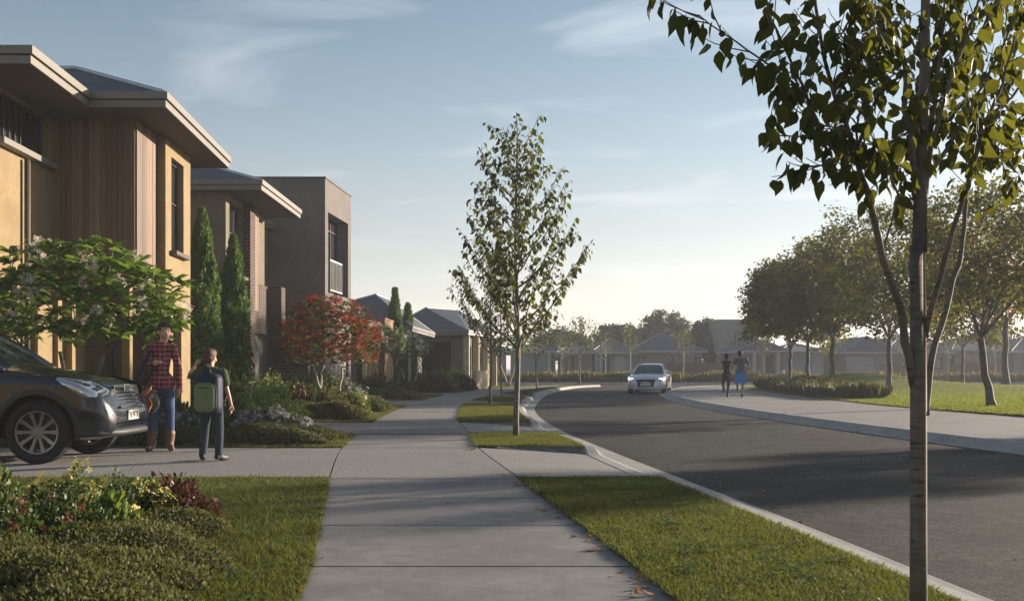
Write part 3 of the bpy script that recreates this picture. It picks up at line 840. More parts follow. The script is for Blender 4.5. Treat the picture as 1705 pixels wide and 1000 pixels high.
for y in (44.8,):
    mb = MB(); mb.box(-4.55,-4.43,y,y+.12,0,2.7); pt(mb, 'post', M['cream'], H4)

# ---------------- house 5
H5 = empty('house', (-4.5, 58, 0), 0, 'single storey house with a low grey hipped roof and pale fins along its street side', 'house', 'single storey houses on the left')
E5 = [(-6.9,54.7),(-2.3,54.7),(-.7,61.2),(-6.9,62.5)]
eaves(H5, E5, 2.86, 3.12)
hip(H5, [(-6.85,54.75),(-2.35,54.75),(-.75,61.15),(-6.85,62.4)], (-4.88,58.2), (-3.3,60.3), 3.1, 4.5)
wb = MB(); wall_open(wb, (-6.6,55.3), (1,0), 3.95, -.1, 2.88, [(1.25,3.3,0,2.5)], 1.2); d5 = (.245,1)
wall_open(wb, (-2.65,55.3), d5, 6.0, -.1, 2.88, [(.9,1.6,.3,2.3),(2.6,3.6,.3,2.3),(4.5,5.4,.3,2.3)], .12); pt(wb, 'wall', M['render2'], H5)
mb = MB(); mb.box(-5.34,-3.31,56.4,56.52,0,2.5); f = pt(mb, 'door', M['darkwall'], H5); mb = MB(); mb.box(-4.4,-4.3,56.36,56.4,0,2.45); pt(mb, 'door_frame', M['soffit'], f)
for (a_, b_) in ((.9,1.6),(2.6,3.6),(4.5,5.4)): window(H5, (-2.65,55.3), d5, (a_,b_,.3,2.3), .12)
for d_ in (0.0,1.9,3.8,5.7):
    mb = MB(); x = -2.62+.245*d_; y = 55.3+d_; mb.prism([(x,y),(x+.3,y),(x+.33,y+.12),(x+.03,y+.12)], 0, 2.87); pt(mb, 'fin', M['cream'], H5)
mb = MB(); mb.prism([(-1.95,50.5),(-1.75,50.5),(-1.25,53.4),(-1.45,53.4)], -.1, .92); mb.prism([(-1.98,50.47),(-1.72,50.47),(-1.22,53.43),(-1.48,53.43)], .92, .97)
tag(mb.build('garden_wall', M['cream']), 'low cream garden wall catching the sun beside the footpath', 'wall')

# small letterbox pillar beside house 2
mb = MB(); mb.box(-5.32,-4.98,19.4,19.7,0,.74); lb = tag(mb.build('letterbox_pillar', M['render'], bevel=.005), 'low rendered letterbox pillar with a flat grey cap behind the boy', 'letterbox')
mb = MB(); mb.box(-5.38,-4.92,19.34,19.76,.742,.80); mb.build('cap', M['soffit'], lb, bevel=.006)
mb = MB(); mb.box(-5.26,-5.04,19.385,19.398,.5,.56); mb.build('letter_slot', M['frame'], lb)

# ---------------- far row beyond the cross street
M['fwall1'] = plain('far grey wall', (0.22,0.21,0.21), .9, 0, .08, .6); M['fwall2'] = plain('far green grey wall', (0.17,0.20,0.19), .9, 0, .08, .6)
M['fwall3'] = plain('far taupe wall', (0.20,0.165,0.155), .9, 0, .08, .6); M['fwall4'] = plain('far pale wall', (0.34,0.34,0.35), .9, 0, .08, .6)
M['froofcap'] = plain('far ridge cap', (0.20,0.20,0.23), .6)
M['froof'] = plain('far roof tiles', (0.075,0.075,0.10), .8, 0, .15, 1.0); M['fbrown'] = plain('brown fence boards', (0.12,0.07,0.055), .85, 0, .2, 2)
fh_label = {}
def far_house(x0, x1, Y, wall, eave, ridge, label, garage=None, door=None, wins=(), posts=(), depth=9, rx=None, flat=False, gable=False):
    H = empty('house', ((x0+x1)/2, Y+depth/2, 0), 0, label, 'house', 'houses along the far side of the street')
    op = []
    if garage: op.append((garage[0]-x0, garage[1]-x0, 0, 2.15))
    if door: op.append((door[0]-x0, door[1]-x0, 0, 2.3))
    for w_ in wins: op.append((w_[0]-x0, w_[1]-x0, w_[2], w_[3]))
    wb = MB(); wall_open(wb, (x0,Y), (1,0), x1-x0, -.1, eave, op, .25); wall_open(wb, (x1,Y), (0,1), depth, -.1, eave); wall_open(wb, (x0,Y+depth), (0,-1), depth, -.1, eave); wall_open(wb, (x1,Y+depth), (-1,0), x1-x0, -.1, eave)
    if flat: wb.sheet([(x0,Y),(x1,Y),(x1,Y+depth),(x0,Y+depth)], eave-.1)
    pt(wb, 'wall', M[wall], H)
    if not flat:
        E = [(x0-.5,Y-.5),(x1+.5,Y-.5),(x1+.5,Y+depth+.5),(x0-.5,Y+depth+.5)]
        if gable:
            mb = MB(); xm = (x0+x1)/2
            mb.add([(x0-.4,Y-.4,eave),(x1+.4,Y-.4,eave),(x1+.4,Y+depth,eave),(x0-.4,Y+depth,eave),(xm,Y+.6,ridge),(xm,Y+depth,ridge)], [(0,1,4),(1,2,5,4),(3,0,4,5),(2,3,5),(0,3,2,1)])
            r = pt(mb, 'roof', M['froof'], H)
            mb = MB(); mb.tube([(x0-.4,Y-.42,eave+.03),(xm,Y+.6,ridge+.03),(x1+.4,Y-.42,eave+.03)], .07, 6); mb.v=[(v[0]-wl(H).x,v[1]-wl(H).y,v[2]) for v in mb.v]; mb.build('ridge_cap', M['froofcap'], r)
        else:
            k = min(depth/2, (x1-x0)/2)
            ra = (x0+k*.95, Y+depth/2); rb = (x1-k*.95, Y+depth/2)
            A,B,C_,D = E; mb = MB()
            mb.add([(A[0],A[1],eave),(B[0],B[1],eave),(C_[0],C_[1],eave),(D[0],D[1],eave),(ra[0],ra[1],ridge),(rb[0],rb[1],ridge)], [(0,1,5,4),(1,2,5),(2,3,4,5),(3,0,4),(0,3,2,1)])
            r = pt(mb, 'roof', M['froof'], H)
            mb = MB()
            for (p, q) in ((A,ra),(B,rb)): mb.tube([(p[0],p[1],eave+.03),(q[0],q[1],ridge+.03)], .05, 6)
            mb.tube([(ra[0],ra[1],ridge+.03),(rb[0],rb[1],ridge+.03)], .07, 6); mb.v=[(v[0]-wl(H).x,v[1]-wl(H).y,v[2]) for v in mb.v]; mb.build('ridge_cap', M['froofcap'], r)
        mb = MB(); ring(mb, E, offset_poly(E,.12), eave-.16, eave+.02); pt(mb, 'gutter', M['fwall4'], H)
    if garage:
        mb = MB(); [mb.box(garage[0]+.02,garage[1]-.02,Y+.15,Y+.2,.02+i*.43,.42+i*.43) for i in range(5)]; pt(mb, 'garage_door', M['fwall4'], H)
    if door:
        mb = MB(); mb.box(door[0]+.02,door[1]-.02,Y+.18,Y+.24,0,2.28); pt(mb, 'door', M['darkwall'], H)
    for w_ in wins: window(H, (x0,Y), (1,0), (w_[0]-x0,w_[1]-x0,w_[2],w_[3]), .2, [.5], (), .07)
    for p in posts:
        mb = MB(); mb.box(p,p+.3,Y-.45,Y-.15,0,eave-.16); pt(mb, 'post', M['fwall4'], H)
    return H
fx = lambda x, Y=100: (x-852.5)/1705*Y
far_house(fx(790),fx(842),100,'fwall3',2.6,3.9,'low taupe far house half hidden behind the street trees', wins=[(fx(800),fx(812),.9,2.1)])
far_house(fx(850),fx(925),100,'fwall2',2.75,3.6,'green grey far house with a wide front wall left of the white car', door=(fx(917),fx(923)), posts=(fx(912),))
far_house(fx(934),fx(983),98,'fwall3',2.6,3.6,'narrow taupe far house with a pair of dark doors', door=(fx(950,98),fx(958,98)), wins=[(fx(940,98),fx(946,98),.6,2.1)], posts=(fx(962,98),))
far_house(fx(990),fx(1052),99,'fwall1',2.6,4.0,'grey far house with a porch, left of the large hipped roof', garage=(fx(1022,99),fx(1041,99)), door=(fx(1003,99),fx(1016,99)), posts=(fx(990,99),fx(997,99)))
far_house(fx(1056),fx(1172),101,'fwall1',2.75,4.6,'wide grey far house under the large hipped roof behind the white car', wins=[(fx(1114,101),fx(1121,101),.9,2.3),(fx(1156,101),fx(1168,101),.9,2.2),(fx(1064,101),fx(1074,101),.9,2.2)])
far_house(fx(1196,110),fx(1262,110),110,'fwall2',6.3,7,'tall flat roofed far block rising behind the round park trees', flat=True, wins=[(fx(1215,110),fx(1225,110),3.6,5)])
far_house(fx(1222),fx(1292),97,'fwall3',2.7,3.8,'far house with a pointed porch roof and pale posts behind the joggers', door=(fx(1275,97),fx(1288,97)), posts=(fx(1252,97),fx(1291,97)), gable=True, wins=[(fx(1232,97),fx(1250,97),.2,2.2)])
far_house(fx(1300),fx(1366),99,'fwall4',2.7,3.6,'pale far house with a wide garage door behind the park trees', garage=(fx(1318,99),fx(1352,99)))
far_house(fx(1392),fx(1466),97,'fwall1',2.6,4.1,'far garage with a peaked roof and a broad grey roller door', garage=(fx(1408,97),fx(1457,97)), gable=True)
far_house(fx(1478),fx(1580),100,'fwall3',2.7,4.2,'taupe far house right of the peaked garage', wins=[(fx(1500),fx(1514),.9,2.1),(fx(1550),fx(1570),.9,2.1)], door=(fx(1528),fx(1536)))
far_house(fx(1590),fx(1668),100,'fwall3',2.9,4.2,'taupe far house with one wide pale upper panel', wins=[(fx(1606),fx(1637),1.5,2.6)])
far_house(fx(1680),fx(1800),99,'fwall1',2.7,4.4,'rightmost grey far house behind the rust coloured tree', wins=[(fx(1700,99),fx(1712,99),.9,2.1)], door=(fx(1725,99),fx(1733,99)))
# brown board fences
def fence(x0, x1, Y, h, label):
    F = empty('board_fence', ((x0+x1)/2, Y, 0), 0, label, 'fence', 'brown fences of the far row')
    mb = MB(); n = int((x1-x0)/.16)
    for i in range(n):
        xa = x0+(x1-x0)*i/n; mb.box(xa+.006,xa+(x1-x0)/n-.006,Y,Y+.02,-.1,h+random.uniform(-.01,.01))
    pt(mb, 'board_panel', M['fbrown'], F)
    k = int((x1-x0)/2.4)+1
    for i in range(k):
        xa = x0+(x1-x0)*i/k; mb = MB(); mb.box(xa,xa+.1,Y+.03,Y+.12,-.1,h+.06); pt(mb, 'post', M['fbrown'], F)
fence(fx(1108,95), fx(1215,95), 95, 1.55, 'brown board fence behind the joggers')
fence(fx(1590,93), fx(1664,93), 93, 1.5, 'brown board fence on the right behind the rust tree')
fence(fx(1466,95), fx(1500,95), 95, 1.5, 'short brown board fence right of the peaked garage')
# ================================================================ PLANTS
def nrmz(a): return a/np.maximum(1e-9, np.linalg.norm(a, axis=-1, keepdims=True))
# leaf templates: x across, y along, z up
T_OV = (np.array([[0,0,0],[-.27,.22,.05],[0,.25,-.02],[.27,.22,.05],[-.34,.48,.04],[0,.52,-.05],[.34,.48,.04],[-.18,.80,-.02],[0,.82,-.08],[.18,.80,-.02],[0,1.12,-.20]],float),
        np.array([[0,2,1],[0,3,2],[1,2,5],[1,5,4],[2,3,6],[2,6,5],[4,5,8],[4,8,7],[5,6,9],[5,9,8],[7,8,10],[8,9,10]]))
T_SM = (np.array([[0,0,0],[-.30,.5,.06],[.30,.5,.06],[0,1.0,-.08]],float), np.array([[0,2,1],[1,2,3]]))
T_MD = (np.array([[0,0,0],[-.28,.35,.04],[.28,.35,.04],[-.20,.72,.0],[.20,.72,.0],[0,1.0,-.10]],float), np.array([[0,2,1],[1,2,4],[1,4,3],[3,4,5]]))
T_LG = (np.array([[0,0,0],[-.10,.3,.05],[0,.3,.0],[.10,.3,.05],[-.14,.62,.03],[0,.62,-.03],[.14,.62,.03],[0,1.0,-.16]],float),
        np.array([[0,2,1],[0,3,2],[1,2,5],[1,5,4],[2,3,6],[2,6,5],[4,5,7],[5,6,7]]))
T_FR = (T_LG[0]*np.array([1.5,1,1]), T_LG[1])
T_PET = (np.array([[0,0,0]]+[[math.cos(a)*r,math.sin(a)*r,.12 if r>.5 else .0] for k in range(5) for a,r in ((k*1.2566-.32,1.0),(k*1.2566+.32,1.0))],float),
         np.array([[0,1+2*k,2+2*k] for k in range(5)]))
def place(T, pos, axis, nrm, size):
    tv, tf = T; n = len(pos)
    y = nrmz(axis); x = nrmz(np.cross(y, nrm)); z = np.cross(x, y)
    size = np.broadcast_to(np.asarray(size, float).reshape(-1,1,1) if np.ndim(size) else np.full((1,1,1), size), (n,1,1))
    Vv = pos[:,None,:] + size*(tv[None,:,0:1]*x[:,None,:] + tv[None,:,1:2]*y[:,None,:] + tv[None,:,2:3]*z[:,None,:])
    Ff = tf[None] + (np.arange(n)*len(tv))[:,None,None]
    return Vv.reshape(-1,3), Ff.reshape(-1,3)
def leaves_obj(name, T, pos, axis, nrm, size, mat, parent):
    V_, F_ = place(T, np.asarray(pos,float), np.asarray(axis,float), np.asarray(nrm,float), size)
    return link(name, fast_mesh(name, V_, F_), mat, parent)
def rdir(n, r=rng):
    return nrmz(r.normal(size=(n,3)))

M['leaf_street'] = leafmat('street tree leaf', (0.028,0.044,0.009), (0.062,0.074,0.016), (0.24,0.24,0.024), .30, .6, .15)
M['leaf_cone'] = leafmat('cone tree leaf', (0.028,0.046,0.011), (0.066,0.082,0.020), (0.19,0.22,0.02), .24, .6, .15)
M['leaf_park'] = leafmat('park tree leaf', (0.032,0.050,0.010), (0.078,0.086,0.018), (0.28,0.27,0.030), .34, .6, .2)
M['leaf_rust'] = leafmat('rust tree leaf', (0.20,0.075,0.025), (0.32,0.14,0.04), (0.45,0.18,0.04), .4, .6, .2)
M['leaf_far'] = leafmat('far tree leaf', (0.03,0.045,0.016), (0.06,0.075,0.028), (0.12,0.15,0.04), .25, .7, .2)
M['leaf_cyp'] = leafmat('cypress foliage', (0.035,0.08,0.014), (0.10,0.18,0.03), (0.2,0.32,0.035), .25, .6, .2)
M['leaf_fran'] = leafmat('frangipani leaf', (0.05,0.12,0.02), (0.16,0.28,0.05), (0.3,0.45,0.05), .3, .32, .5)
M['leaf_green'] = leafmat('bright shrub leaf', (0.06,0.11,0.02), (0.15,0.22,0.04), (0.28,0.36,0.045), .28, .45, .35)
M['leaf_dark'] = leafmat('dark shrub leaf', (0.03,0.058,0.015), (0.07,0.11,0.028), (0.14,0.2,0.03), .25, .5, .3)
M['leaf_olive'] = leafmat('olive ground cover leaf', (0.055,0.068,0.024), (0.125,0.13,0.048), (0.22,0.22,0.05), .25, .65, .15)
M['leaf_burg'] = leafmat('burgundy leaf', (0.05,0.022,0.016), (0.12,0.055,0.03), (0.16,0.06,0.03), .25, .5, .3)
M['leaf_grass'] = leafmat('ornamental grass blade', (0.13,0.13,0.045), (0.26,0.22,0.09), (0.32,0.28,0.08), .35, .7, .1)
M['leaf_grassd'] = leafmat('dark tussock blade', (0.05,0.07,0.025), (0.11,0.12,0.045), (0.2,0.18,0.06), .3, .7, .1)
M['fl_white'] = leafmat('white pink petals', (0.62,0.50,0.44), (0.85,0.76,0.68), (0.8,0.7,0.6), .5, .6, .2)
M['fl_yel'] = leafmat('yellow petals', (0.62,0.50,0.12), (0.85,0.74,0.32), (0.6,0.5,0.1), .3, .6, .2)
M['fl_red'] = leafmat('red petals', (0.24,0.022,0.018), (0.48,0.06,0.05), (0.45,0.05,0.04), .3, .6, .2)
M['fl_dred'] = leafmat('muted red petals', (0.18,0.03,0.03), (0.34,0.085,0.07), (0.3,0.06,0.05), .3, .6, .2)
M['fl_lil'] = leafmat('pale lilac petals', (0.35,0.30,0.38), (0.62,0.56,0.60), (0.5,0.4,0.5), .3, .6, .2)
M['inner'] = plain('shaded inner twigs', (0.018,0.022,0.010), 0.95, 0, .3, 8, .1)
def barkmat(name, col, band=True):
    m, nt, b, o = newmat(name)
    v = coords(nt, 'Object', (3,3,38)); f = noise(nt, v, 1.3, 5, .7, .4); f2 = noise(nt, coords(nt,'Object'), 9, 4)
    v3 = coords(nt, 'Object', (9,9,46)); f3 = noise(nt, v3, 1.0, 2, .5)
    c = ramp(nt, f2, [(0.3,tuple(x*.7 for x in col)),(0.7,tuple(x*1.2 for x in col))])
    if band:
        c = mixc(nt, ramp(nt, f, [(0.52,(0,0,0)),(0.66,(.8,.8,.8))]), c, tuple(x*.35 for x in col))
        c = mixc(nt, ramp(nt, f3, [(0.66,(0,0,0)),(0.70,(.9,.9,.9))]), c, tuple(x*.15 for x in col))
    nt.links.new(c, b.inputs['Base Color']); b.inputs['Roughness'].default_value = .75; bump(nt, b, f, .5, .004)
    return m
M['bark'] = barkmat('banded grey bark', (0.15,0.125,0.10)); M['bark2'] = barkmat('dark park bark', (0.10,0.082,0.065), False)
M['barkp'] = barkmat('pale smooth bark', (0.36,0.31,0.25), False)

# ---- branching helpers
def bez(p0, p1, bend, n=6, r=None):
    p0, p1 = Vector(p0), Vector(p1); m = (p0+p1)/2 + Vector(bend); r = r or random
    out_ = []
    for i in range(n+1):
        t = i/n; q = p0*(1-t)**2 + m*2*t*(1-t) + p1*t*t
        if 0 < i < n: q = q + Vector((r.uniform(-1,1),r.uniform(-1,1),r.uniform(-.5,.5)))*(p1-p0).length*.018
        out_.append(q)
    return out_
def taper(r0, r1, n): return [r0+(r1-r0)*(i/(n-1))**.85 for i in range(n)]
def poly_at(pts, t):
    k = t*(len(pts)-1); i = min(int(k), len(pts)-2); return pts[i].lerp(pts[i+1], k-i), (pts[i+1]-pts[i]).normalized()

class LeafAcc:
    def __init__(s): s.p=[]; s.a=[]; s.n=[]; s.s=[]
    def twig_leaves(s, pts, spacing, size, r, droop=1.0, t0=0.15):
        ln = sum((pts[i+1]-pts[i]).length for i in range(len(pts)-1)); k = max(1,int(ln*(1-t0)/spacing)); side = r.choice((-1,1))
        for j in range(k+1):
            t = t0+(1-t0)*j/max(1,k); p, d = poly_at(pts, min(t,.999)); side = -side
            lat = d.cross(Vector((0,0,1))); lat = lat.normalized() if lat.length > .05 else Vector((1,0,0))
            a = lat*side*r.uniform(.25,.9) + d*r.uniform(.1,.6) + Vector((r.uniform(-.3,.3),r.uniform(-.3,.3),-droop*r.uniform(.5,1.5)))
            nn = Vector((r.uniform(-.8,.8),r.uniform(-.8,.8),r.uniform(.2,1)))
            s.p.append(p + a.normalized()*size*r.uniform(.12,.32)); s.a.append(a); s.n.append(nn); s.s.append(size*r.uniform(.5,1.2))
    def obj(s, name, T, mat, parent):
        return leaves_obj(name, T, np.array([tuple(q) for q in s.p]), np.array([tuple(q) for q in s.a]), np.array([tuple(q) for q in s.n]), np.array(s.s), mat, parent)

def street_tree(loc, H, cb, rad, nbr, leaf, spacing, seed, label, T=T_OV, tr=.045, group='young street trees along the footpath', sides=8):
    r = random.Random(seed)
    E = empty('street_tree', loc, 0, label, 'tree', group)
    mb = MB(); acc = LeafAcc()
    lean = Vector((r.uniform(-.02,.02), r.uniform(-.02,.02), 0))
    tp = [Vector((lean.x*z*1.2+.02*math.sin(z*2.1+seed), lean.y*z, z)) for z in np.linspace(-.05, H*.97, 16)]
    mb.tube(tp, [tr*(1.15 if i == 0 else 1)*(1-.93*(i/15)**1.1)+.003 for i in range(16)], sides)
    trunk_at = lambda z: tp[max(0,min(15,int(round(z/(H*.97)*15))))]
    acc.twig_leaves(tp[9:], spacing*.6, leaf, r)
    ang = r.uniform(0, 6.28)
    for b in range(nbr):
        t = (b+.5)/nbr; z0 = cb*.72 + (H*.86-cb*.72)*t**.9
        u = (z0-cb*.72)/(H-cb*.72)
        ln = rad*(1.0-.80*u**1.05)*r.uniform(.78,1.15)*(1.0 if u > .06 else .9)
        ang += 2.399+r.uniform(-.4,.4)
        out = Vector((math.cos(ang), math.sin(ang), 0)); up = r.uniform(.9,1.55)*(1.15 if u < .3 else 1)
        p0 = Vector((lean.x*z0*1.2, lean.y*z0, z0)); p1 = p0 + out*ln + Vector((0,0,ln*up))
        if p1.z > H: p1.z = H*.98
        pts = bez(p0, p1, out*ln*.12-Vector((0,0,ln*.14)), 7, r)
        r0 = tr*(.50-.33*u); mb.tube(pts, taper(r0,.003,len(pts)), 6)
        ntw = max(3, int(ln/ (spacing*1.7)))
        for k in range(ntw):
            t2 = .22+.76*(k+.5)/ntw; p, d = poly_at(pts, t2)
            l2 = ln*.36*(1.1-t2*.55)*r.uniform(.6,1.3)+.06; q = nr = (d*.6 + Vector((r.uniform(-1,1),r.uniform(-1,1),r.uniform(-.15,.9)))*.75).normalized()
            tw = bez(p, p+q*l2, Vector((0,0,-l2*.1)), 4, r); mb.tube(tw, taper(.006,.002,len(tw)), 4, False)
            acc.twig_leaves(tw, spacing, leaf, r, 1.0, .1)
        acc.twig_leaves(pts, spacing, leaf, r, 1.0, .35)
    mb.build('trunk', M['bark'], E, smooth=True)
    acc.obj('crown', T, M['leaf_cone'], E)
    return E

street_tree((.08,16.2,0), 5.3, 1.6, 1.12, 46, .102, .064, 11, 'young street tree with a full cone of leaves on the small square of grass')
street_tree((-.63,30.2,0), 5.0, 1.8, 1.45, 30, .115, .075, 5, 'slim street tree on the long verge strip, its crown merging with the cone tree', T_MD)
t3 = street_tree((-.43,40.5,0), 4.6, 1.8, 1.2, 22, .15, .11, 8, 'slim street tree on the short verge strip behind the third driveway', T_MD, .04)
t4 = street_tree((1.32,55,0), 4.2, 1.7, 1.35, 22, .17, .12, 21, 'wide crowned young street tree left of the conical one at the corner', T_MD, .045)
t5 = street_tree((4.35,67.0-1.2,0), 4.6, 1.9, 1.25, 24, .17, .12, 33, 'conical young street tree standing alone at the corner kerb', T_MD, .045)

street_tree((15.2,19.2,0), 5.4, 1.8, 1.3, 26, .12, .11, 71, 'unseen slim tree added right of the view for dappled shade', T_MD)  # added out of view to dapple the near path and road with shade
# ---- the near tree, limb by limb
def near_tree():
    r = random.Random(3)
    bx, by = 1.667, 4.2
    E = empty('street_tree', (bx,by,0), 0, 'large leaved young tree in the right foreground with banded bark and ascending limbs', 'tree', 'young street trees along the footpath')
    mb = MB(); acc = LeafAcc()
    Pp = lambda x, y, Y: Vector(((x-852.5)/1705*Y-bx, Y-by, 1.1-(y-612)/1705*Y))
    tp = [Vector((0,0,-.1)), Vector((0,0,.4)), Vector((.0,0,1.0)), Vector((-.004,0,1.6)), Pp(1531,420,4.2), Pp(1533,300,4.2), Pp(1537,200,4.21), Pp(1540,100,4.22), Pp(1541,0,4.23), Vector((.03,.03,3.2)), Vector((0,.05,3.9)), Vector((.04,.02,4.6)), Vector((.02,.05,5.2))]
    mb.tube(tp, [.036,.0335,.0325,.032,.030,.027,.023,.020,.018,.014,.010,.006,.003], 14)
    limbs = [
     ([(1522,640,4.2),(1508,570,4.17),(1499,512,4.13),(1469,429,4.05),(1454,360,4.0),(1442,312,3.97),(1427,273,3.95),(1406,200,3.9),(1389,157,3.88),(1371,95,3.85),(1357,10,3.82),(1350,-90,3.8)], .019, .005, .42),
     ([(1427,273,3.95),(1400,258,3.9),(1378,238,3.86),(1355,190,3.82),(1340,150,3.78),(1320,110,3.75),(1301,70,3.72),(1280,21,3.7),(1270,-40,3.66)], .009, .003, .15),
     ([(1342,160,3.78),(1325,142,3.76),(1301,122,3.72),(1245,84,3.66),(1182,40,3.58),(1163,25,3.55)], .006, .002, .0),
     ([(1427,250,3.93),(1426,217,3.9),(1441,150,3.95),(1466,84,4.0),(1478,40,4.02)], .006, .002, .3),
     ([(1441,150,3.95),(1427,101,3.9),(1410,63,3.88),(1395,40,3.86)], .004, .002, .0),
     ([(1494,322,4.05),(1480,285,4.0),(1462,248,3.96),(1440,228,3.9)], .005, .002, .1),
     ([(1525,332,4.2),(1518,227,4.12),(1506,182,4.08),(1508,115,4.05),(1501,87,4.02),(1466,42,3.95),(1441,0,3.9),(1420,-60,3.85)], .015, .005, .2),
     ([(1541,690,4.2),(1546,640,4.24),(1551,595,4.28),(1568,540,4.35),(1586,468,4.42),(1600,430,4.46),(1604,384,4.5),(1610,320,4.52),(1616,266,4.55),(1637,217,4.6),(1651,189,4.62),(1683,164,4.68),(1720,110,4.75)], .016, .005, .58),
     ([(1540,560,4.2),(1548,520,4.16),(1574,429,4.05),(1592,366,4.0),(1612,310,3.95),(1622,270,3.93),(1640,205,3.9),(1668,140,3.86),(1690,60,3.82)], .014, .004, .50),
     ([(1540,330,4.2),(1550,245,4.18),(1567,185,4.15),(1588,115,4.12),(1610,60,4.1),(1627,7,4.08),(1640,-60,4.05)], .012, .004, .15),
     ([(1545,250,4.2),(1560,140,4.3),(1570,40,4.4),(1575,-60,4.5)], .010, .003, .15),
     ([(1637,217,4.6),(1655,235,4.6),(1675,290,4.55),(1700,320,4.5)], .005, .002, .0),
     #([(1606,400,4.5),(1640,360,4.45),(1672,335,4.4),(1712,300,4.35)], .006, .002, .2),
     ([(1371,95,3.85),(1400,60,3.8),(1425,10,3.76)], .004, .002, .1),
     ([(1378,238,3.86),(1340,228,3.8),(1300,226,3.75),(1272,222,3.72)], .004, .002, .05),
     ([(1410,215,3.9),(1375,210,3.84),(1335,190,3.8),(1310,175,3.76)], .004, .002, .05),
     ([(1440,320,3.97),(1425,290,3.9),(1405,280,3.86),(1390,285,3.84)], .004, .002, .1),
     ([(1469,420,4.05),(1490,350,4.15),(1500,300,4.2),(1495,250,4.25)], .005, .002, .3),
     ([(1400,258,3.9),(1370,275,3.84),(1335,278,3.8)], .004, .002, .2),
     ([(1541,300,4.2),(1575,250,4.3),(1620,170,4.45),(1665,90,4.6),(1700,0,4.7),(1720,-60,4.75)], .011, .003, .12),
     ([(1637,217,4.6),(1665,215,4.62),(1700,195,4.65),(1740,180,4.7)], .005, .002, .0),
     ([(1616,266,4.55),(1650,262,4.5),(1705,235,4.45)], .005, .002, .0),
     ([(1650,189,4.62),(1665,130,4.7),(1672,60,4.75),(1680,-20,4.8)], .006, .002, .0),
     ([(1541,120,4.22),(1515,60,4.3),(1492,0,4.35),(1480,-60,4.4)], .007, .003, .1),
     ([(1567,185,4.15),(1600,110,4.3),(1640,40,4.45),(1660,-20,4.5)], .006, .002, .1),
     ([(1389,157,3.88),(1410,110,3.8),(1440,60,3.75),(1460,10,3.7)], .005, .002, .1),
     ([(1518,227,4.12),(1535,160,4.35),(1560,90,4.5),(1590,30,4.6)], .006, .002, .2),
     ([(1427,273,3.95),(1455,262,4.1),(1490,230,4.25),(1530,215,4.35)], .005, .002, .1),
     ([(1508,115,4.05),(1480,130,4.0),(1450,170,3.95)], .004, .002, .2),
    ]
    for (c, r0, r1, lt) in limbs:
        pts = [Pp(*q) for q in c]
        fine = []
        for i in range(len(pts)-1):
            for k in range(3): fine.append(pts[i].lerp(pts[i+1], k/3)+Vector((r.uniform(-1,1),r.uniform(-1,1),0))*.003)
        fine.append(pts[-1])
        mb.tube(fine, taper(r0, r1, len(fine)), 8 if r0 > .008 else 5)
        ln = sum((pts[i+1]-pts[i]).length for i in range(len(pts)-1))
        nt_ = int(ln*(1-lt)/(.064 if r0 > .0065 else .042))+1
        for k in range(nt_):
            t2 = lt+(1-lt)*(k+.6)/nt_
            if t2 >= .999: t2 = .998
            p, d = poly_at(fine, t2)
            zc = p.z
            l2 = r.uniform(.07,.24)
            q = (d*.5 + Vector((r.uniform(-1,1),r.uniform(-1,.9),r.uniform(-.2,.7)))*.8).normalized()
            tw = bez(p, p+q*l2, Vector((0,0,-l2*.1)), 3, r); mb.tube(tw, taper(.0028,.0013,len(tw)), 4, False)
            acc.twig_leaves(tw, .037, .069, r, 1.2, .15)
        acc.twig_leaves(fine, .048, .069, r, 1.2, max(.25,lt))
    # limbs and leaves above the picture
    for k in range(26):
        z0 = r.uniform(2.5,4.6); a = r.uniform(0,6.28); ln = r.uniform(.5,1.1)*(1-.5*(z0-2.5)/2.6)
        o_ = Vector((math.cos(a),math.sin(a),0)); p0 = Vector((.02,.03,z0)); pts = bez(p0, p0+o_*ln+Vector((0,0,ln*1.1)), Vector((0,0,-ln*.1)), 6, r)
        mb.tube(pts, taper(.010,.003,7), 6)
        for j in range(6):
            p, d = poly_at(pts, r.uniform(.2,.98)); q = (d*.5+Vector((r.uniform(-1,1),r.uniform(-1,1),r.uniform(-.2,.7)))*.8).normalized()
            tw = bez(p, p+q*r.uniform(.12,.3), (0,0,-.01), 3, r); mb.tube(tw, taper(.003,.0015,4), 4, False); acc.twig_leaves(tw, .05, .076, r, 1.2, .2)
    mb.build('trunk', M['bark'], E, smooth=True)
    acc.obj('crown', T_OV, M['leaf_street'], E)
near_tree()

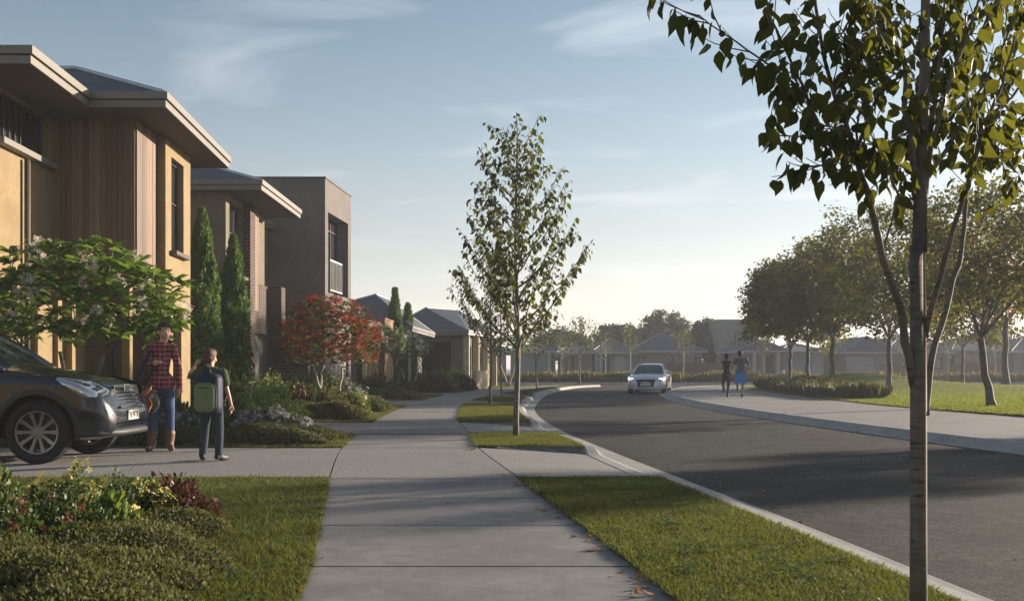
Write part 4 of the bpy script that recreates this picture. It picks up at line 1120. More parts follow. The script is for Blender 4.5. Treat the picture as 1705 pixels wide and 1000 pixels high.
# ---- park trees
def park_tree(loc, H, rad, fork, seed, label, mat='leaf_park', leaf=.15, nl=70, bark='bark2', tr=.17, lean=0, group='park trees on the right', cat='tree', name='park_tree', T=T_SM, low=.0):
    r = random.Random(seed); nr = np.random.default_rng(seed)
    E = empty(name, loc, 0, label, cat, group)
    mb = MB(); tips = []
    base = Vector((0,0,-.15)); fk = Vector((lean*fork*.5, 0, fork))
    pts = bez(base, fk, (lean*.1, .05, 0), 6, r)
    mb.tube(pts, [tr*1.9, tr*1.12, tr*1.0, tr*.94, tr*.9, tr*.86, tr*.85], 10)
    cz = fork + (H-fork)*.44; cen = Vector((lean*.3,0,cz))
    def target(k, n):                      # points spread through a flattened dome
        a = k*2.399+r.uniform(-.3,.3); u = (k+.5)/n
        zz_ = -.62 + 1.60*u; rr = math.sqrt(max(.03, 1-min(1,abs(zz_)**2.3)))*r.uniform(.75,1.05)
        return cen + Vector((math.cos(a)*rad*rr, math.sin(a)*rad*rr, zz_*(H-cz)*.97))
    nl1 = 7
    def grow(p, q, r0, lev):
        ln = (q-p).length
        pts = bez(p, q, Vector((0,0,ln*.10))*(1 if lev else 0)+Vector((r.uniform(-.1,.1),r.uniform(-.1,.1),0))*ln, 6, r)
        mb.tube(pts, taper(r0, r0*.35 if lev < 2 else .012, 7), 7 if lev == 0 else 5, False)
        return pts
    T1 = [target(k, nl1*6) for k in range(nl1*6)]
    r.shuffle(T1)
    mains = []
    for k in range(nl1):
        a = k*6.283/nl1+r.uniform(-.3,.3); q = cen + Vector((math.cos(a)*rad*.42, math.sin(a)*rad*.42, r.uniform(-.25,.25)*(H-cz)))
        mains.append(grow(fk, q, tr*.40, 0))
    for t in T1:
        m = min(mains, key=lambda pp: (pp[-1]-t).length + r.uniform(0,.6)); p, d = poly_at(m, r.uniform(.45,.97))
        b = grow(p, t, tr*.15, 1)
        for j in range(3):
            p2, d2 = poly_at(b, r.uniform(.4,.98)); q2 = p2 + (d2*.4+Vector((r.uniform(-1,1),r.uniform(-1,1),r.uniform(-.4,.8)))).normalized()*rad*r.uniform(.14,.30)
            tw = bez(p2, q2, (0,0,.05), 3, r); mb.tube(tw, taper(.016,.006,4), 4, False); tips.append(q2)
        tips.append(t)
    mb.build('trunk', M[bark], E, smooth=True)
    tips = np.array([tuple(t) for t in tips]); n = len(tips)
    nl = int(nl*1.05); c = np.repeat(tips, nl, 0); spread = rad*.10
    dn = nr.normal(size=c.shape)*np.array([spread, spread, spread*.62]); pos = c+dn
    ax = nrmz(nr.normal(size=c.shape)*np.array([1,1,.6])+np.array([0,0,-.35])); nn = nrmz(nr.normal(size=c.shape)*.7+np.array([0,0,1]))
    leaves_obj('crown', T, pos, ax, nn, leaf*1.18*nr.uniform(.6,1.25,len(c)), M[mat], E)
    return E
def pk(x, y, Y): X = (x-852.5)/1705*Y; return (X, Y, float(park_z(X, Y))-.03)
park_tree(pk(1316,637,61), 6.9, 2.9, 2.0, 1, 'leftmost round headed park tree, at the far end of the mound', tr=.11, leaf=.20, nl=60)
park_tree(pk(1345,640,58), 7.2, 3.0, 2.0, 2, 'second park tree from the left, close behind the leftmost one', tr=.11, leaf=.20, nl=60)
park_tree(pk(1386,644,53.5), 7.5, 3.3, 2.0, 3, 'park tree forking into wide limbs on the crest of the mound', tr=.13, leaf=.19, nl=60)
park_tree(pk(1481,655,43.6), 7.9, 3.1, 2.3, 4, 'park tree at the right end of the dark tussock row', tr=.115, leaf=.16, nl=75)
park_tree(pk(1653,677,28.9), 6.2, 2.7, 1.95, 5, 'nearest park tree with a leaning dark trunk on the bright lawn', tr=.105, lean=-.35, leaf=.115, nl=95)
park_tree(pk(1603,641,60), 6.5, 2.6, 2.2, 6, 'slim park tree by the far park path', tr=.09, leaf=.20, nl=50)
park_tree(pk(1675,645,57), 9.0, 4.2, 3.6, 7, 'rust coloured autumn tree with a thick straight trunk flaring at its foot', 'leaf_rust', .20, 55, tr=.17)
# tree added out of view for the shadow it lays over the street
park_tree((30,28.5,0), 7.6, 2.2, 2.3, 8, 'unseen park tree added right of the view to shade the street', tr=.13, leaf=.17, nl=60)
# ---- far trees behind the houses
def far_tree(x, ytop, Y, rad, seed, label):
    H = 1.1+(612-ytop)*Y/1705
    return park_tree(((x-852.5)/1705*Y, Y, 0), H, rad, H*.25, seed, label, 'leaf_far', .34, 42, 'bark2', .22, group='large trees behind the far houses', name='tree')
far_tree(1025,541,118,2.7,41,'dark far tree rising behind the left end of the large hipped roof')
far_tree(1058,545,122,2.2,42,'smaller far tree between two dark crowns over the grey roof')
far_tree(1108,517,122,3.0,43,'tallest far tree, a dark dome above the large hipped roof')
far_tree(1186,533,116,3.2,44,'broad pale far tree left of the tall flat roofed block')
far_tree(1222,560,112,2.4,45,'hazy far tree in front of the flat roofed block')
far_tree(938,551,112,3.4,46,'hazy grey far tree left of the corner street tree')
far_tree(1500,560,118,3.8,47,'far tree behind the taupe houses on the right')
far_tree(1640,556,122,4.2,48,'far tree at the right edge behind the rust coloured tree')

# ---- thin pale trunked trees on the far verge (one built, others copied)
yt = street_tree((fx(1138,84),84,0), 4.5, 2.4, 1.1, 18, .22, .2, 61, 'thin pale trunked verge tree between the white car and the joggers', T_MD, .055, 'thin verge trees along the far street')
for o_ in yt.children:
    if o_.name.startswith('trunk'): o_.data.materials[0] = M['barkp']
for (x, lab, s_) in ((934,'thin verge tree directly behind the corner street tree',.9),(1008,'thin verge tree before the porch of the grey house',.95),(1049,'thin verge tree just left of the white car',1.1),
                 (1272,'thin pale trunked verge tree right of the joggers',1.0),(1382,'thin verge tree left of the peaked garage',.95),(1509,'thin verge tree behind the foreground trunk',.95),(1579,'thin pale trunked verge tree before the panelled house',1.0),(1657,'thin verge tree beside the rust coloured tree',1.0)):
    c = copy_tree(yt); c.location = (fx(x,84),84,0); c['label'] = lab; c.scale = (s_,)*3; c.rotation_euler = (0,0,random.uniform(0,6))

# ---- cypresses
def cypress(loc, H, rad, seed, label, n=9000, leaf=.10, group='columnar cypresses beside the houses'):
    nr = np.random.default_rng(seed); E = empty('cypress', loc, 0, label, 'tree', group)
    t = nr.random(n)**.85; a = nr.uniform(0,2*np.pi,n)
    prof = np.clip(np.minimum((t*7)**.5, 1.0)*(1-t**2.6)**.85, 0.02, 1)
    lump = 1+.13*np.sin(a*3+t*19+seed)+.10*np.sin(a*7-t*31)+.07*np.sin(a*13+t*57)
    rr = rad*prof*lump*(.72+.30*nr.random(n)**.5)
    pos = np.c_[rr*np.cos(a), rr*np.sin(a), .08+t*H*.97]
    ax = np.c_[np.cos(a)*.45, np.sin(a)*.45, np.full(n,1.0)]+nr.normal(size=(n,3))*.28
    nn = np.c_[np.cos(a),np.sin(a),np.zeros(n)]+nr.normal(size=(n,3))*.5
    leaves_obj('crown', T_MD, pos, ax, nn, leaf*nr.uniform(.6,1.25,n), M['leaf_cyp'], E)
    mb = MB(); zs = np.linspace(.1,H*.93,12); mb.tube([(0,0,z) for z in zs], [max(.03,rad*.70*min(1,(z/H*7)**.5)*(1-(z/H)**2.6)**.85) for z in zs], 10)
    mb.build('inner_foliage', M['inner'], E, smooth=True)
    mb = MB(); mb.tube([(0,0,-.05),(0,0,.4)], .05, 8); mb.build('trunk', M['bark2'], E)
    return E
cypress((-6.72,22.2,0), 4.55, .40, 1, 'taller dark green cypress at the corner of the nearest house', 11000, .10)
cypress((-6.42,23.6,0), 4.15, .36, 2, 'shorter cypress between the tall one and the brick pier', 10000, .10)
cypress((-5.05,44.2,0), 4.5, .33, 3, 'taller cypress behind the white flowered trees', 4500, .16)
cypress((-4.6,45.2,0), 3.9, .3, 4, 'shorter cypress behind the white flowered trees', 4000, .16)

# ---- shrubs
def flower_parts(c, ax, nn, sz, per, k, fl, E):
    if k > 100:
        o = leaves_obj('flowers', T_PET, c, ax, nn, sz, M[fl], E); o['kind'] = 'stuff'; return
    for i in range(k):
        q = slice(i*per,(i+1)*per); leaves_obj('flower_cluster', T_PET, c[q], ax[q], nn[q], sz[q], M[fl], E)
def shrub(loc, rx, ry, h, n, leaf, mat, seed, label, T=T_SM, cat='shrub', group=None, fl=None, nfl=0, fsize=.03, fcl=5, up=.5, name='shrub', lump=.16, inner=True):
    nr = np.random.default_rng(seed); E = empty(name, loc, 0, label, cat, group)
    a = nr.uniform(0,2*np.pi,n); cz = nr.random(n)**.8; s_ = np.sqrt(1-cz**2)
    ph = nr.uniform(0,6,4)
    lm = 1+lump*(np.sin(a*3+ph[0]+cz*5)+.7*np.sin(a*6+ph[1]-cz*9)+.5*np.sin(a*11+ph[2]+cz*13))
    k = lm*(.74+.30*nr.random(n)**.6)
    d = np.c_[np.cos(a)*s_, np.sin(a)*s_, cz]
    pos = d*np.array([rx,ry,h*.92])*k[:,None]+np.array([0,0,.02])
    ax = nrmz(d+nr.normal(size=(n,3))*.55+np.array([0,0,up])); nn = nrmz(d+nr.normal(size=(n,3))*.6)
    leaves_obj('foliage', T, pos, ax, nn, leaf*nr.uniform(.6,1.3,n), M[mat], E)
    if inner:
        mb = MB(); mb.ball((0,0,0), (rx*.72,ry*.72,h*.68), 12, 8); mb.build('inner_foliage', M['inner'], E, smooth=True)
    if fl:
        cand = np.nonzero((d[:,2] > .45) & (k > .9))[0]; i = nr.choice(cand, min(nfl,len(cand)), replace=False); nfl = len(i); c = pos[i]*1.05+np.array([0,0,.01])
        c = np.repeat(c, fcl, 0)+nr.normal(size=(nfl*fcl,3))*fsize*.9
        dd = np.repeat(d[i], fcl, 0)+nr.normal(size=(nfl*fcl,3))*.6+np.array([.15,-.3,.3])
        fa = nrmz(np.cross(dd, rdir(len(dd), nr)))
        flower_parts(c, fa, dd, fsize*nr.uniform(.6,1.2,len(c)), fcl, nfl, fl, E)
    return E
G1 = 'shrubs of the near garden bed'; G2 = 'shrubs of the second garden bed'; G3 = 'shrubs of the third garden bed'; G0 = 'flowering shrubs in the foreground bed'
shrub((-2.72,6.55,0), .46,.34,.32, 7000, .034, 'leaf_dark', 1, 'yellow flowered rose bush in the left foreground', T_MD, group=G0, fl='fl_yel', nfl=98, fsize=.025, fcl=6, lump=.25)
shrub((-2.72,5.72,0), .46,.34,.30, 7500, .032, 'leaf_dark', 2, 'red flowered bush with dark leaves in the left foreground', T_MD, group=G0, fl='fl_dred', nfl=42, fsize=.018, fcl=5, lump=.25)
shrub((-2.32,6.95,0), .28,.22,.27, 3200, .036, 'leaf_burg', 3, 'small burgundy leaved bush beside the yellow roses', T_MD, group=G0, lump=.25)
shrub((-2.38,6.1,0), .14,.12,.30, 900, .05, 'leaf_green', 4, 'small bright green plant between the roses', T_MD, group=G0, up=1.5)
shrub((-3.25,6.1,0), .34,.3,.38, 4000, .036, 'leaf_dark', 5, 'yellow flowered bush at the left picture edge', T_MD, group=G0, fl='fl_yel', nfl=30, fsize=.024, fcl=5)
shrub((-3.62,7.1,0), .18,.18,.36, 600, .07, 'leaf_green', 6, 'bright long leaved plant at the far left edge of the lawn', T_MD, group=G0, up=1.2)
def cover(poly_fn, hfn, n, leaf, mat, name, label, T=T_SM, ext=None, seed=1, core=True):
    """dense low carpet: leaves over a lumpy height field; poly_fn gives density mask"""
    nr = np.random.default_rng(seed); x0,x1,y0,y1 = ext
    P = np.c_[nr.uniform(x0,x1,n*2), nr.uniform(y0,y1,n*2)]; h = hfn(P[:,0],P[:,1]); ok = h > .012; P = P[ok][:n]; h = h[ok][:n]
    e = .01; hx = (hfn(P[:,0]+e,P[:,1])-h)/e; hy = (hfn(P[:,0],P[:,1]+e)-h)/e
    nn = nrmz(np.c_[-hx,-hy,np.ones(len(P))]); k = nr.random(len(P))
    pos = np.c_[P, .01+h*(.86+.16*k)]+nr.normal(size=(len(P),3))*leaf*.35
    ax = nrmz(nn*.8+nr.normal(size=(len(P),3))*.75+np.array([0,0,.25])); n2 = nrmz(nn+nr.normal(size=(len(P),3))*.7)
    V_, F_ = place(T, pos, ax, n2, leaf*nr.uniform(.55,1.3,len(P)))
    nv0 = len(V_)
    # twiggy ground surface below the leaves
    nx, ny = 70, 70; gx, gy = np.meshgrid(np.linspace(x0,x1,nx), np.linspace(y0,y1,ny)); gh = np.maximum(hfn(gx.ravel(),gy.ravel())*.84-.012, -.03)
    G = np.c_[gx.ravel(), gy.ravel(), gh]; q = np.array([(j*nx+i,j*nx+i+1,(j+1)*nx+i+1) for j in range(ny-1) for i in range(nx-1)]+[(j*nx+i,(j+1)*nx+i+1,(j+1)*nx+i) for j in range(ny-1) for i in range(nx-1)])
    me = fast_mesh(name, np.concatenate([V_,G]), np.concatenate([F_, q+nv0])); mi = np.zeros(len(F_)+len(q), np.int32); mi[len(F_):] = 1
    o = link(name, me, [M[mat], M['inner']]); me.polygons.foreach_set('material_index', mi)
    return tag(o, label, 'ground cover', None, 'stuff')
def lumpy(seed, k=9, f=2.6):
    nr = np.random.default_rng(seed); A = nr.uniform(-1,1,(k,2))*f; ph = nr.uniform(0,6.28,k); am = nr.uniform(.3,1,k)
    return lambda x, y: sum(am[i]*np.sin(A[i,0]*x*2+A[i,1]*y*2+ph[i]) for i in range(k))/k
l1 = lumpy(5,10,3.2); l2 = lumpy(6,10,8)
def h_fore(x, y):
    # rounded outline in plan: right edge near x=-1.4 (front) to -1.9 (back)
    xr = -1.32-.27*(y-4.4)-.10*np.sin(y*4.3)-.05*np.sin(y*11)
    e = np.clip((xr-x)/.55,0,1)*np.clip((7.35-y+.35*np.sin(x*3))/.7,0,1)
    e = np.sqrt(np.clip(e,0,1)); return e*(.20+.09*l1(x,y)*2.2+.035*l2(x,y)*2)-.004*(e<=0)
cover(None, h_fore, 95000, .024, 'leaf_olive', 'ground_cover', 'olive green small leaved ground cover in the left foreground', T_SM, (-4.6,-1.1,3.4,7.6), 3)
def h_strip(x0,x1,y0,y1,h,sd,rough=.3):
    la, lb = lumpy(sd,8,3.0), lumpy(sd+50,8,7)
    def f(x,y):
        e = np.clip((x-x0)/.35,0,1)*np.clip((x1-x+.12*np.sin(y*5+sd))/.35,0,1)*np.clip((y-y0)/.3,0,1)*np.clip((y1-y)/.3,0,1)
        return np.sqrt(e)*h*(1+rough*2*la(x,y)+rough*.8*lb(x,y))-.004*(e<=0)
    return f
cover(None, h_strip(-7.2,-2.75,14.42,15.25,.22,11), 30000, .034, 'leaf_olive', 'ground_cover', 'low olive ground cover along the front of the near garden bed', T_SM, (-7.3,-2.6,14.35,15.35), 4)
cover(None, h_strip(-3.4,-2.6,14.9,16.4,.17,12), 8000, .034, 'leaf_olive', 'ground_cover', 'spreading grey green ground cover at the tip of the near garden bed', T_SM, (-3.5,-2.5,14.8,16.5), 5)
cover(None, h_strip(-6.0,-3.15,21.3,22.5,.30,13), 16000, .046, 'leaf_olive', 'ground_cover', 'mounded olive ground cover fronting the second garden bed', T_SM, (-6.1,-3.0,21.2,22.6), 6)
cover(None, h_strip(-4.3,-3.2,25.0,27.6,.28,14), 9000, .05, 'leaf_olive', 'ground_cover', 'mounded ground cover at the back tip of the second garden bed', T_SM, (-4.4,-3.1,24.9,27.7), 7)
cover(None, h_strip(-6.0,-3.3,35.2,36.6,.3,15), 8000, .065, 'leaf_olive', 'ground_cover', 'low ground cover fronting the third garden bed', T_SM, (-6.1,-3.2,35.1,36.7), 8)
cover(None, h_strip(-6.0,-2.7,45.3,46.8,.3,16), 6000, .08, 'leaf_burg', 'ground_cover', 'low reddish ground cover before the cypress pair', T_SM, (-6.1,-2.6,45.2,46.9), 9)
for i,(x,Y,rx,ry,h,n,lf,mt,lab,kw) in enumerate([
 (-3.85,15.85,.62,.45,.74,4200,.055,'leaf_green','rounded bright green shrub in front of the letterbox pillar',{}),
 (-4.55,16.1,.40,.35,.58,2200,.05,'leaf_green','smaller green shrub behind the boy',{}),
 (-3.62,15.25,.58,.28,.42,2800,.045,'leaf_dark','white flowered low shrub right of the boy',dict(fl='fl_lil',nfl=150,fsize=.03,fcl=3)),
 (-5.35,15.9,.60,.35,.60,3200,.05,'leaf_dark','clipped dark hedge behind the woman',dict(lump=.05)),
 (-6.5,15.9,.60,.35,.55,3000,.05,'leaf_dark','clipped dark hedge behind the dark car',dict(lump=.05)),
 (-5.1,15.3,.62,.25,.40,2600,.045,'leaf_dark','white flowered low shrub between the woman and the boy',dict(fl='fl_lil',nfl=130,fsize=.028,fcl=3)),
 (-6.3,15.25,.60,.25,.38,2400,.045,'leaf_dark','white flowered low shrub beside the car bumper',dict(fl='fl_lil',nfl=110,fsize=.028,fcl=3)),
 ]): shrub((x,Y,0), rx,ry,h,n,lf,mt,100+i,lab,T_SM if lf<.05 else T_MD,group=G1,**kw)
for i,(x,Y,rx,ry,h,n,lf,mt,lab,kw) in enumerate([
 (-4.15,23.2,.55,.45,.58,2600,.06,'leaf_olive','round olive shrub in front of the red flowering tree',{}),
 (-5.1,23.4,.65,.5,.72,2800,.065,'leaf_dark','dark rounded shrub left of the red flowering tree',{}),
 (-5.9,24.6,.6,.5,.85,2600,.07,'leaf_green','green shrub against the brick base of the second house',{}),
 (-3.62,23.6,.3,.3,.50,1300,.06,'leaf_green','small pale flowered shrub at the edge of the second bed',dict(fl='fl_yel',nfl=40,fsize=.035,fcl=3)),
 (-4.55,26.4,.6,.5,.85,2400,.07,'leaf_dark','dark ball shrub behind the red flowering tree',{}),
 (-3.95,25.1,.45,.35,.66,1900,.06,'leaf_dark','lilac flowered shrub right of the red flowering tree',dict(fl='fl_lil',nfl=80,fsize=.04,fcl=3)),
 (-4.75,22.7,.25,.25,.62,700,.12,'leaf_burg','small reddish spiky plant under the red flowering tree',dict(up=1.4)),
 (-5.6,27.6,.9,.5,.9,2600,.08,'leaf_dark','wide dark shrub at the foot of the grey box house',{}),
 ]): shrub((x,Y,0), rx,ry,h,n,lf,mt,130+i,lab,T_MD,group=G2,**kw)
for i,(x,Y,rx,ry,h,n,lf,mt,lab,kw) in enumerate([
 (-4.9,36.9,.8,.5,.75,2000,.09,'leaf_dark','dark shrub under the left white flowered tree',{}),
 (-4.1,38.3,.6,.5,.6,1600,.09,'leaf_dark','dark ball shrub under the right white flowered tree',{}),
 (-3.8,36.6,.5,.4,.45,1200,.08,'leaf_burg','purple tinged low shrub at the front of the third bed',{}),
 (-5.6,39.5,.8,.6,.95,1800,.1,'leaf_burg','reddish shrub in front of the brick pier',{}),
 (-4.4,47.8,.9,.6,.9,1600,.12,'leaf_dark','dark wide shrub in front of the low grey house',{}),
 (-3.3,48.6,.7,.6,.85,1400,.12,'leaf_green','bright shrub in front of the low grey house door',{}),
 (-2.4,50.0,.6,.6,.6,1200,.12,'leaf_burg','reddish shrub beside the cream garden wall',{}),
 (-3.6,46.2,1.0,.5,.6,1500,.1,'leaf_burg','low reddish brown shrub beyond the fourth driveway',{}),
 (-2.9,52.4,.7,.6,.95,1200,.13,'leaf_dark','dark shrub under the pale fins of the low grey house',{}),
 (-5.4,50.2,1.0,.6,1.0,1400,.13,'leaf_dark','dark shrub left of the low grey house door',{}),
 ]): shrub((x,Y,0), rx,ry,h,n,lf,mt,150+i,lab,T_MD,group=G3,**kw)
# feathery plume behind the boy
E = empty('plume_grass', (-4.62,16.4,0), 0, 'tall pale feathery plume grass behind the boy', 'plant'); nr = np.random.default_rng(77)
n = 160; a = nr.uniform(0,6.28,n); leaves_obj('blades', T_LG, np.c_[np.cos(a)*.05,np.sin(a)*.05,nr.uniform(0,.2,n)], np.c_[np.cos(a)*.5,np.sin(a)*.5,np.ones(n)*1.4], nrmz(nr.normal(size=(n,3))), nr.uniform(.5,.85,n), M['leaf_grassd'], E)
n = 260; t = nr.random(n); k = nr.integers(0,3,n); leaves_obj('plumes', T_SM, np.c_[(k-1)*.06+t*.03*(k-1),k*.02,.75+t*.42], np.c_[nr.normal(size=(n,2))*.5,np.ones(n)], rdir(n,nr), .05, M['leaf_grass'], E)

# ---- frangipani
def rosette_tree(loc, trunks, tipf, ntip, leaf, nl, mat, fl, nfl, fsize, seed, label, name='frangipani_tree', bark='bark', cat='tree', tr=.05, T=T_LG, group=None, spread=.9, droop=0):
    r = random.Random(seed); nr = np.random.default_rng(seed); E = empty(name, loc, 0, label, cat, group); mb = MB()
    tips = [Vector(tipf(k, ntip, r)) for k in range(ntip)]
    tr_p = []
    for (q) in trunks:
        pts = bez((q[0][0],q[0][1],-.05), q[1], (q[2] if len(q) > 2 else (0,0,0)), 6, r); mb.tube(pts, taper(tr,tr*.6,7), 8); tr_p.append(pts)
    nodes = [(p[-1], tr*.6) for p in tr_p] + [(p[4], tr*.6) for p in tr_p]
    order = sorted(tips, key=lambda t: min((t-n_[0]).length for n_ in nodes))
    for t in order:
        n_ = min(nodes, key=lambda n_: (t-n_[0]).length*(1+.5*(n_[0].z > t.z-.05))+r.uniform(0,.05))
        d = t-n_[0]; r1 = max(.010, n_[1]*.62)
        pts = bez(n_[0], t, Vector((d.x*.12,d.y*.12,-abs(d.length)*.12)), 5, r); mb.tube(pts, taper(min(n_[1]*.8,r1*1.2),max(.008,r1*.8),6), 6)
        nodes.append((pts[3], r1)); nodes.append((t, max(.009,r1*.7)))
    mb.build('trunk', M[bark], E, smooth=True)
    T_ = np.array([tuple(t) for t in tips]); c = np.repeat(T_, nl, 0); n = len(c); a = nr.uniform(0,2*np.pi,n)
    outw = nrmz(T_-T_.mean(0)); ow = np.repeat(outw, nl, 0)*.5
    ax = nrmz(np.c_[np.cos(a),np.sin(a),nr.uniform(-.35-droop,.75,n)]*spread+ow*.4); pos = c+np.c_[np.zeros((n,2)),nr.uniform(-.06,.03,n)]*leaf*2
    leaves_obj('crown', T, pos, ax, np.c_[nr.normal(size=(n,2))*.35,np.ones(n)], leaf*nr.uniform(.6,1.15,n), M[mat], E)
    if fl:
        i = nr.choice(len(T_), nfl, replace=False); fc = 14
        c = np.repeat(T_[i]+np.array([.04,-.11,fsize*2.0]), fc, 0)+nr.normal(size=(nfl*fc,3))*fsize*1.25
        dd = nr.normal(size=(nfl*fc,3))*.6+np.array([.1,-.6,.6]); flower_parts(c, nrmz(np.cross(dd, rdir(len(dd),nr))), dd, fsize*nr.uniform(.7,1.1,len(c)), fc, nfl, fl, E)
    return E
def tip_dome(cx, cy, cz, rx, ry, rz):
    def f(k, n, r):
        a = k*2.399; u = (k+.5)/n; z = 1-1.45*u; q = math.sqrt(max(0,1-min(1,z*z))); s_ = r.uniform(.62,1.0)
        return (cx+math.cos(a)*rx*q*s_, cy+math.sin(a)*ry*q*s_, cz+z*rz*s_)
    return f
rosette_tree((-6.7,15.75,0), [((.0,0),(-.25,0,1.35)),((.05,0),(.45,-.1,1.3)),((-.8,.1),(-.7,0,1.35))], tip_dome(.05,-.1,1.95,1.75,1.0,1.12), 230, .235, 13, 'leaf_fran', 'fl_white', 42, .044, 5,
   'spreading frangipani with pinkish white flower clusters behind the dark car', tr=.05, T=T_FR)
# red flowering tree: small rosettes with many red clusters
rosette_tree((-4.35,24.2,0), [((0,0),(-.35,0,1.15)),((.06,0),(.3,.1,1.1),(.15,0,0)),((-.08,.05),(-.1,.1,1.2),(-.2,0,0))], tip_dome(0,0,1.66,1.22,1.1,1.16), 380, .12, 16, 'leaf_green', 'fl_red', 230, .036, 6,
   'red flowering small tree with thin pale stems before the grey box house', 'flowering_tree', 'barkp', tr=.04, T=T_MD)
rosette_tree((-4.65,37.4,0), [((0,0),(-.3,0,1.1)),((.05,0),(.3,0,1.1))], tip_dome(0,0,1.95,.85,.8,.75), 90, .20, 10, 'leaf_fran', 'fl_white', 26, .05, 7,
   'white flowered small tree in front of the red brick pier', 'frangipani_tree', 'barkp', tr=.045, T=T_MD, group='small frangipani trees in the far beds')
rosette_tree((-3.95,39.6,0), [((0,0),(-.3,0,1.0)),((.05,0),(.3,0,1.0))], tip_dome(0,0,1.75,.85,.8,.7), 80, .20, 10, 'leaf_fran', 'fl_white', 20, .05, 8,
   'white flowered small tree in front of the low grey house', 'frangipani_tree', 'barkp', tr=.045, T=T_MD, group='small frangipani trees in the far beds')
rosette_tree((-.25,61,0), [((0,0),(-.5,0,1.5)),((.05,0),(.5,0,1.5))], tip_dome(0,0,2.2,1.2,1,.9), 80, .26, 10, 'leaf_fran', None, 0, .05, 9,
   'small tree with a forked pale trunk at the bend of the footpath', 'frangipani_tree', 'barkp', tr=.07, T=T_MD, group='small frangipani trees in the far beds')

# ---- tussock grasses: one built of each kind, the others copied
def tussock(n, h, sp, mat, seed):
    nr = np.random.default_rng(seed); a = nr.uniform(0,6.28,n); k = nr.random(n)
    pos = np.c_[np.cos(a)*sp*.35*k, np.sin(a)*sp*.35*k, np.zeros(n)]; ax = np.c_[np.cos(a)*(.25+.6*k), np.sin(a)*(.25+.6*k), np.ones(n)]+nr.normal(size=(n,3))*.12
    tv = T_LG[0].copy(); tv[:,0] *= .32; tv[:,2] *= 2.0
    V_, F_ = place((tv,T_LG[1]), pos, ax, np.c_[np.cos(a),np.sin(a),np.ones(n)*.4], h*nr.uniform(.55,1.15,n)); return fast_mesh('tussock', V_, F_), M[mat]
far_g = [tussock(120, .85, .7, 'leaf_grass', s_) for s_ in (1,2,3)]
for me, m in far_g: me.materials.append(m)
x = -2.0; i = 0
while x < 41:
    o = bpy.data.objects.new('ornamental_grass', far_g[i % 3][0]); COL.objects.link(o); o.location = (x, 79.3+random.uniform(-.5,.5), 0); s_ = random.uniform(.8,1.35); o.scale = (s_*1.2,s_*1.2,s_*random.uniform(.55,.85)); o.rotation_euler = (0,0,random.uniform(0,6))
    tag(o, 'straw coloured grass clump in the long row along the far side of the street', 'grass clump', 'straw grass clumps lining the far street'); x += random.uniform(.42,.72); i += 1
dark_g = [tussock(150, .62, .6, 'leaf_grassd', s_) for s_ in (4,5)]
for me, m in dark_g: me.materials.append(m)
def rowp(t):      # row along the park path from the mound foot to the fourth tree
    return (12.9+3.1*t**1.0, 50-7.2*t)
for i in range(44):
    t = i/44; k = i % 2
    byy = 51.5-15.5*t; bxx = float(PA(byy))+(.75 if k == 0 else 1.55)+.9*(1-t)*k
    bxx += random.uniform(-.2,.2); byy += random.uniform(-.3,.3)
    o = bpy.data.objects.new('tussock', dark_g[k][0]); COL.objects.link(o); o.location = (bxx, byy, float(park_z(bxx,byy))-.02); s_ = random.uniform(.9,1.3); o.scale = (s_*1.35,s_*1.35,s_*.74); o.rotation_euler = (0,0,random.uniform(0,6))
    tag(o, 'dark tussock in the low row between the park path and the mound', 'grass clump', 'dark tussocks along the park path')
for i in range(16):
    bxx = 24+i*1.1+random.uniform(-.3,.3); byy = 66.0-.3+random.uniform(-.2,.2)

# ---- fallen leaves
fl_me = []
for s_ in range(3):
    nr = np.random.default_rng(200+s_); tv = T_OV[0].copy(); tv[:,2] = tv[:,2]*-.9+.09*nr.random(len(tv)); tv[:,2] -= tv[:,2].min(); fl_me.append(fast_mesh('fallen_leaf', tv, T_OV[1]))
M['leaf_dry'] = leafmat('dry fallen leaf', (0.20,0.095,0.03), (0.38,0.22,0.07), (0.4,0.22,0.05), .2, .8, .2)
def leaf_obj(nr, me):
    return me
for me in fl_me: me.materials.append(M['leaf_dry'])
def fallen(x, y, z, s_, lab, grp):
    o = bpy.data.objects.new('fallen_leaf', random.choice(fl_me)); COL.objects.link(o); o.location = (x,y,z+.004); o.scale = (s_,)*3; o.rotation_euler = (random.uniform(-.25,.25),random.uniform(-.25,.25),random.uniform(0,6.3)); tag(o, lab, 'fallen leaf', grp)
for k in range(64):
    y = random.choice((5.05,5.35,6.2,6.6,6.75,7.6,7.85,8.1,9.6,10.3,13.7,13.9))+random.uniform(-.12,.12); x = float(PR(y))-.05+random.uniform(-.14,.05)
    fallen(x, y, .002, random.uniform(.035,.065), 'dry brown leaf lying where the path meets the right hand verge', 'dry leaves along the right edge of the path')
for k in range(26):
    y = random.uniform(4.6,9.8); x = float(PL(y))+random.uniform(-.1,.07)
    fallen(x, y, .008, random.uniform(.03,.055), 'dry brown leaf lying along the left edge of the path', 'dry leaves along the left edge of the path')
for k in range(26):
    y = random.uniform(4.6,15); x = float(KL(y))+.38+abs(random.gauss(0,.35)); fallen(x, y, RD, random.uniform(.035,.06), 'dry brown leaf in the gutter of the near kerb', 'dry leaves in the near gutter')
for k in range(34):
    y = random.uniform(15,36); x = float(KR(y))-.1-abs(random.gauss(0,.5)); fallen(x, y, RD, random.uniform(.05,.085), 'dry brown leaf on the asphalt by the far kerb', 'dry leaves along the park side kerb')
for k in range(40):
    y = 3.6+random.random()**1.3*6; x = float(PR(y))+random.uniform(.1,float(KL(y)-PR(y))-.2); fallen(x, y, .035, random.uniform(.035,.055), 'dry yellow leaf lying in the grass of the near verge', 'dry leaves in the near verge grass')
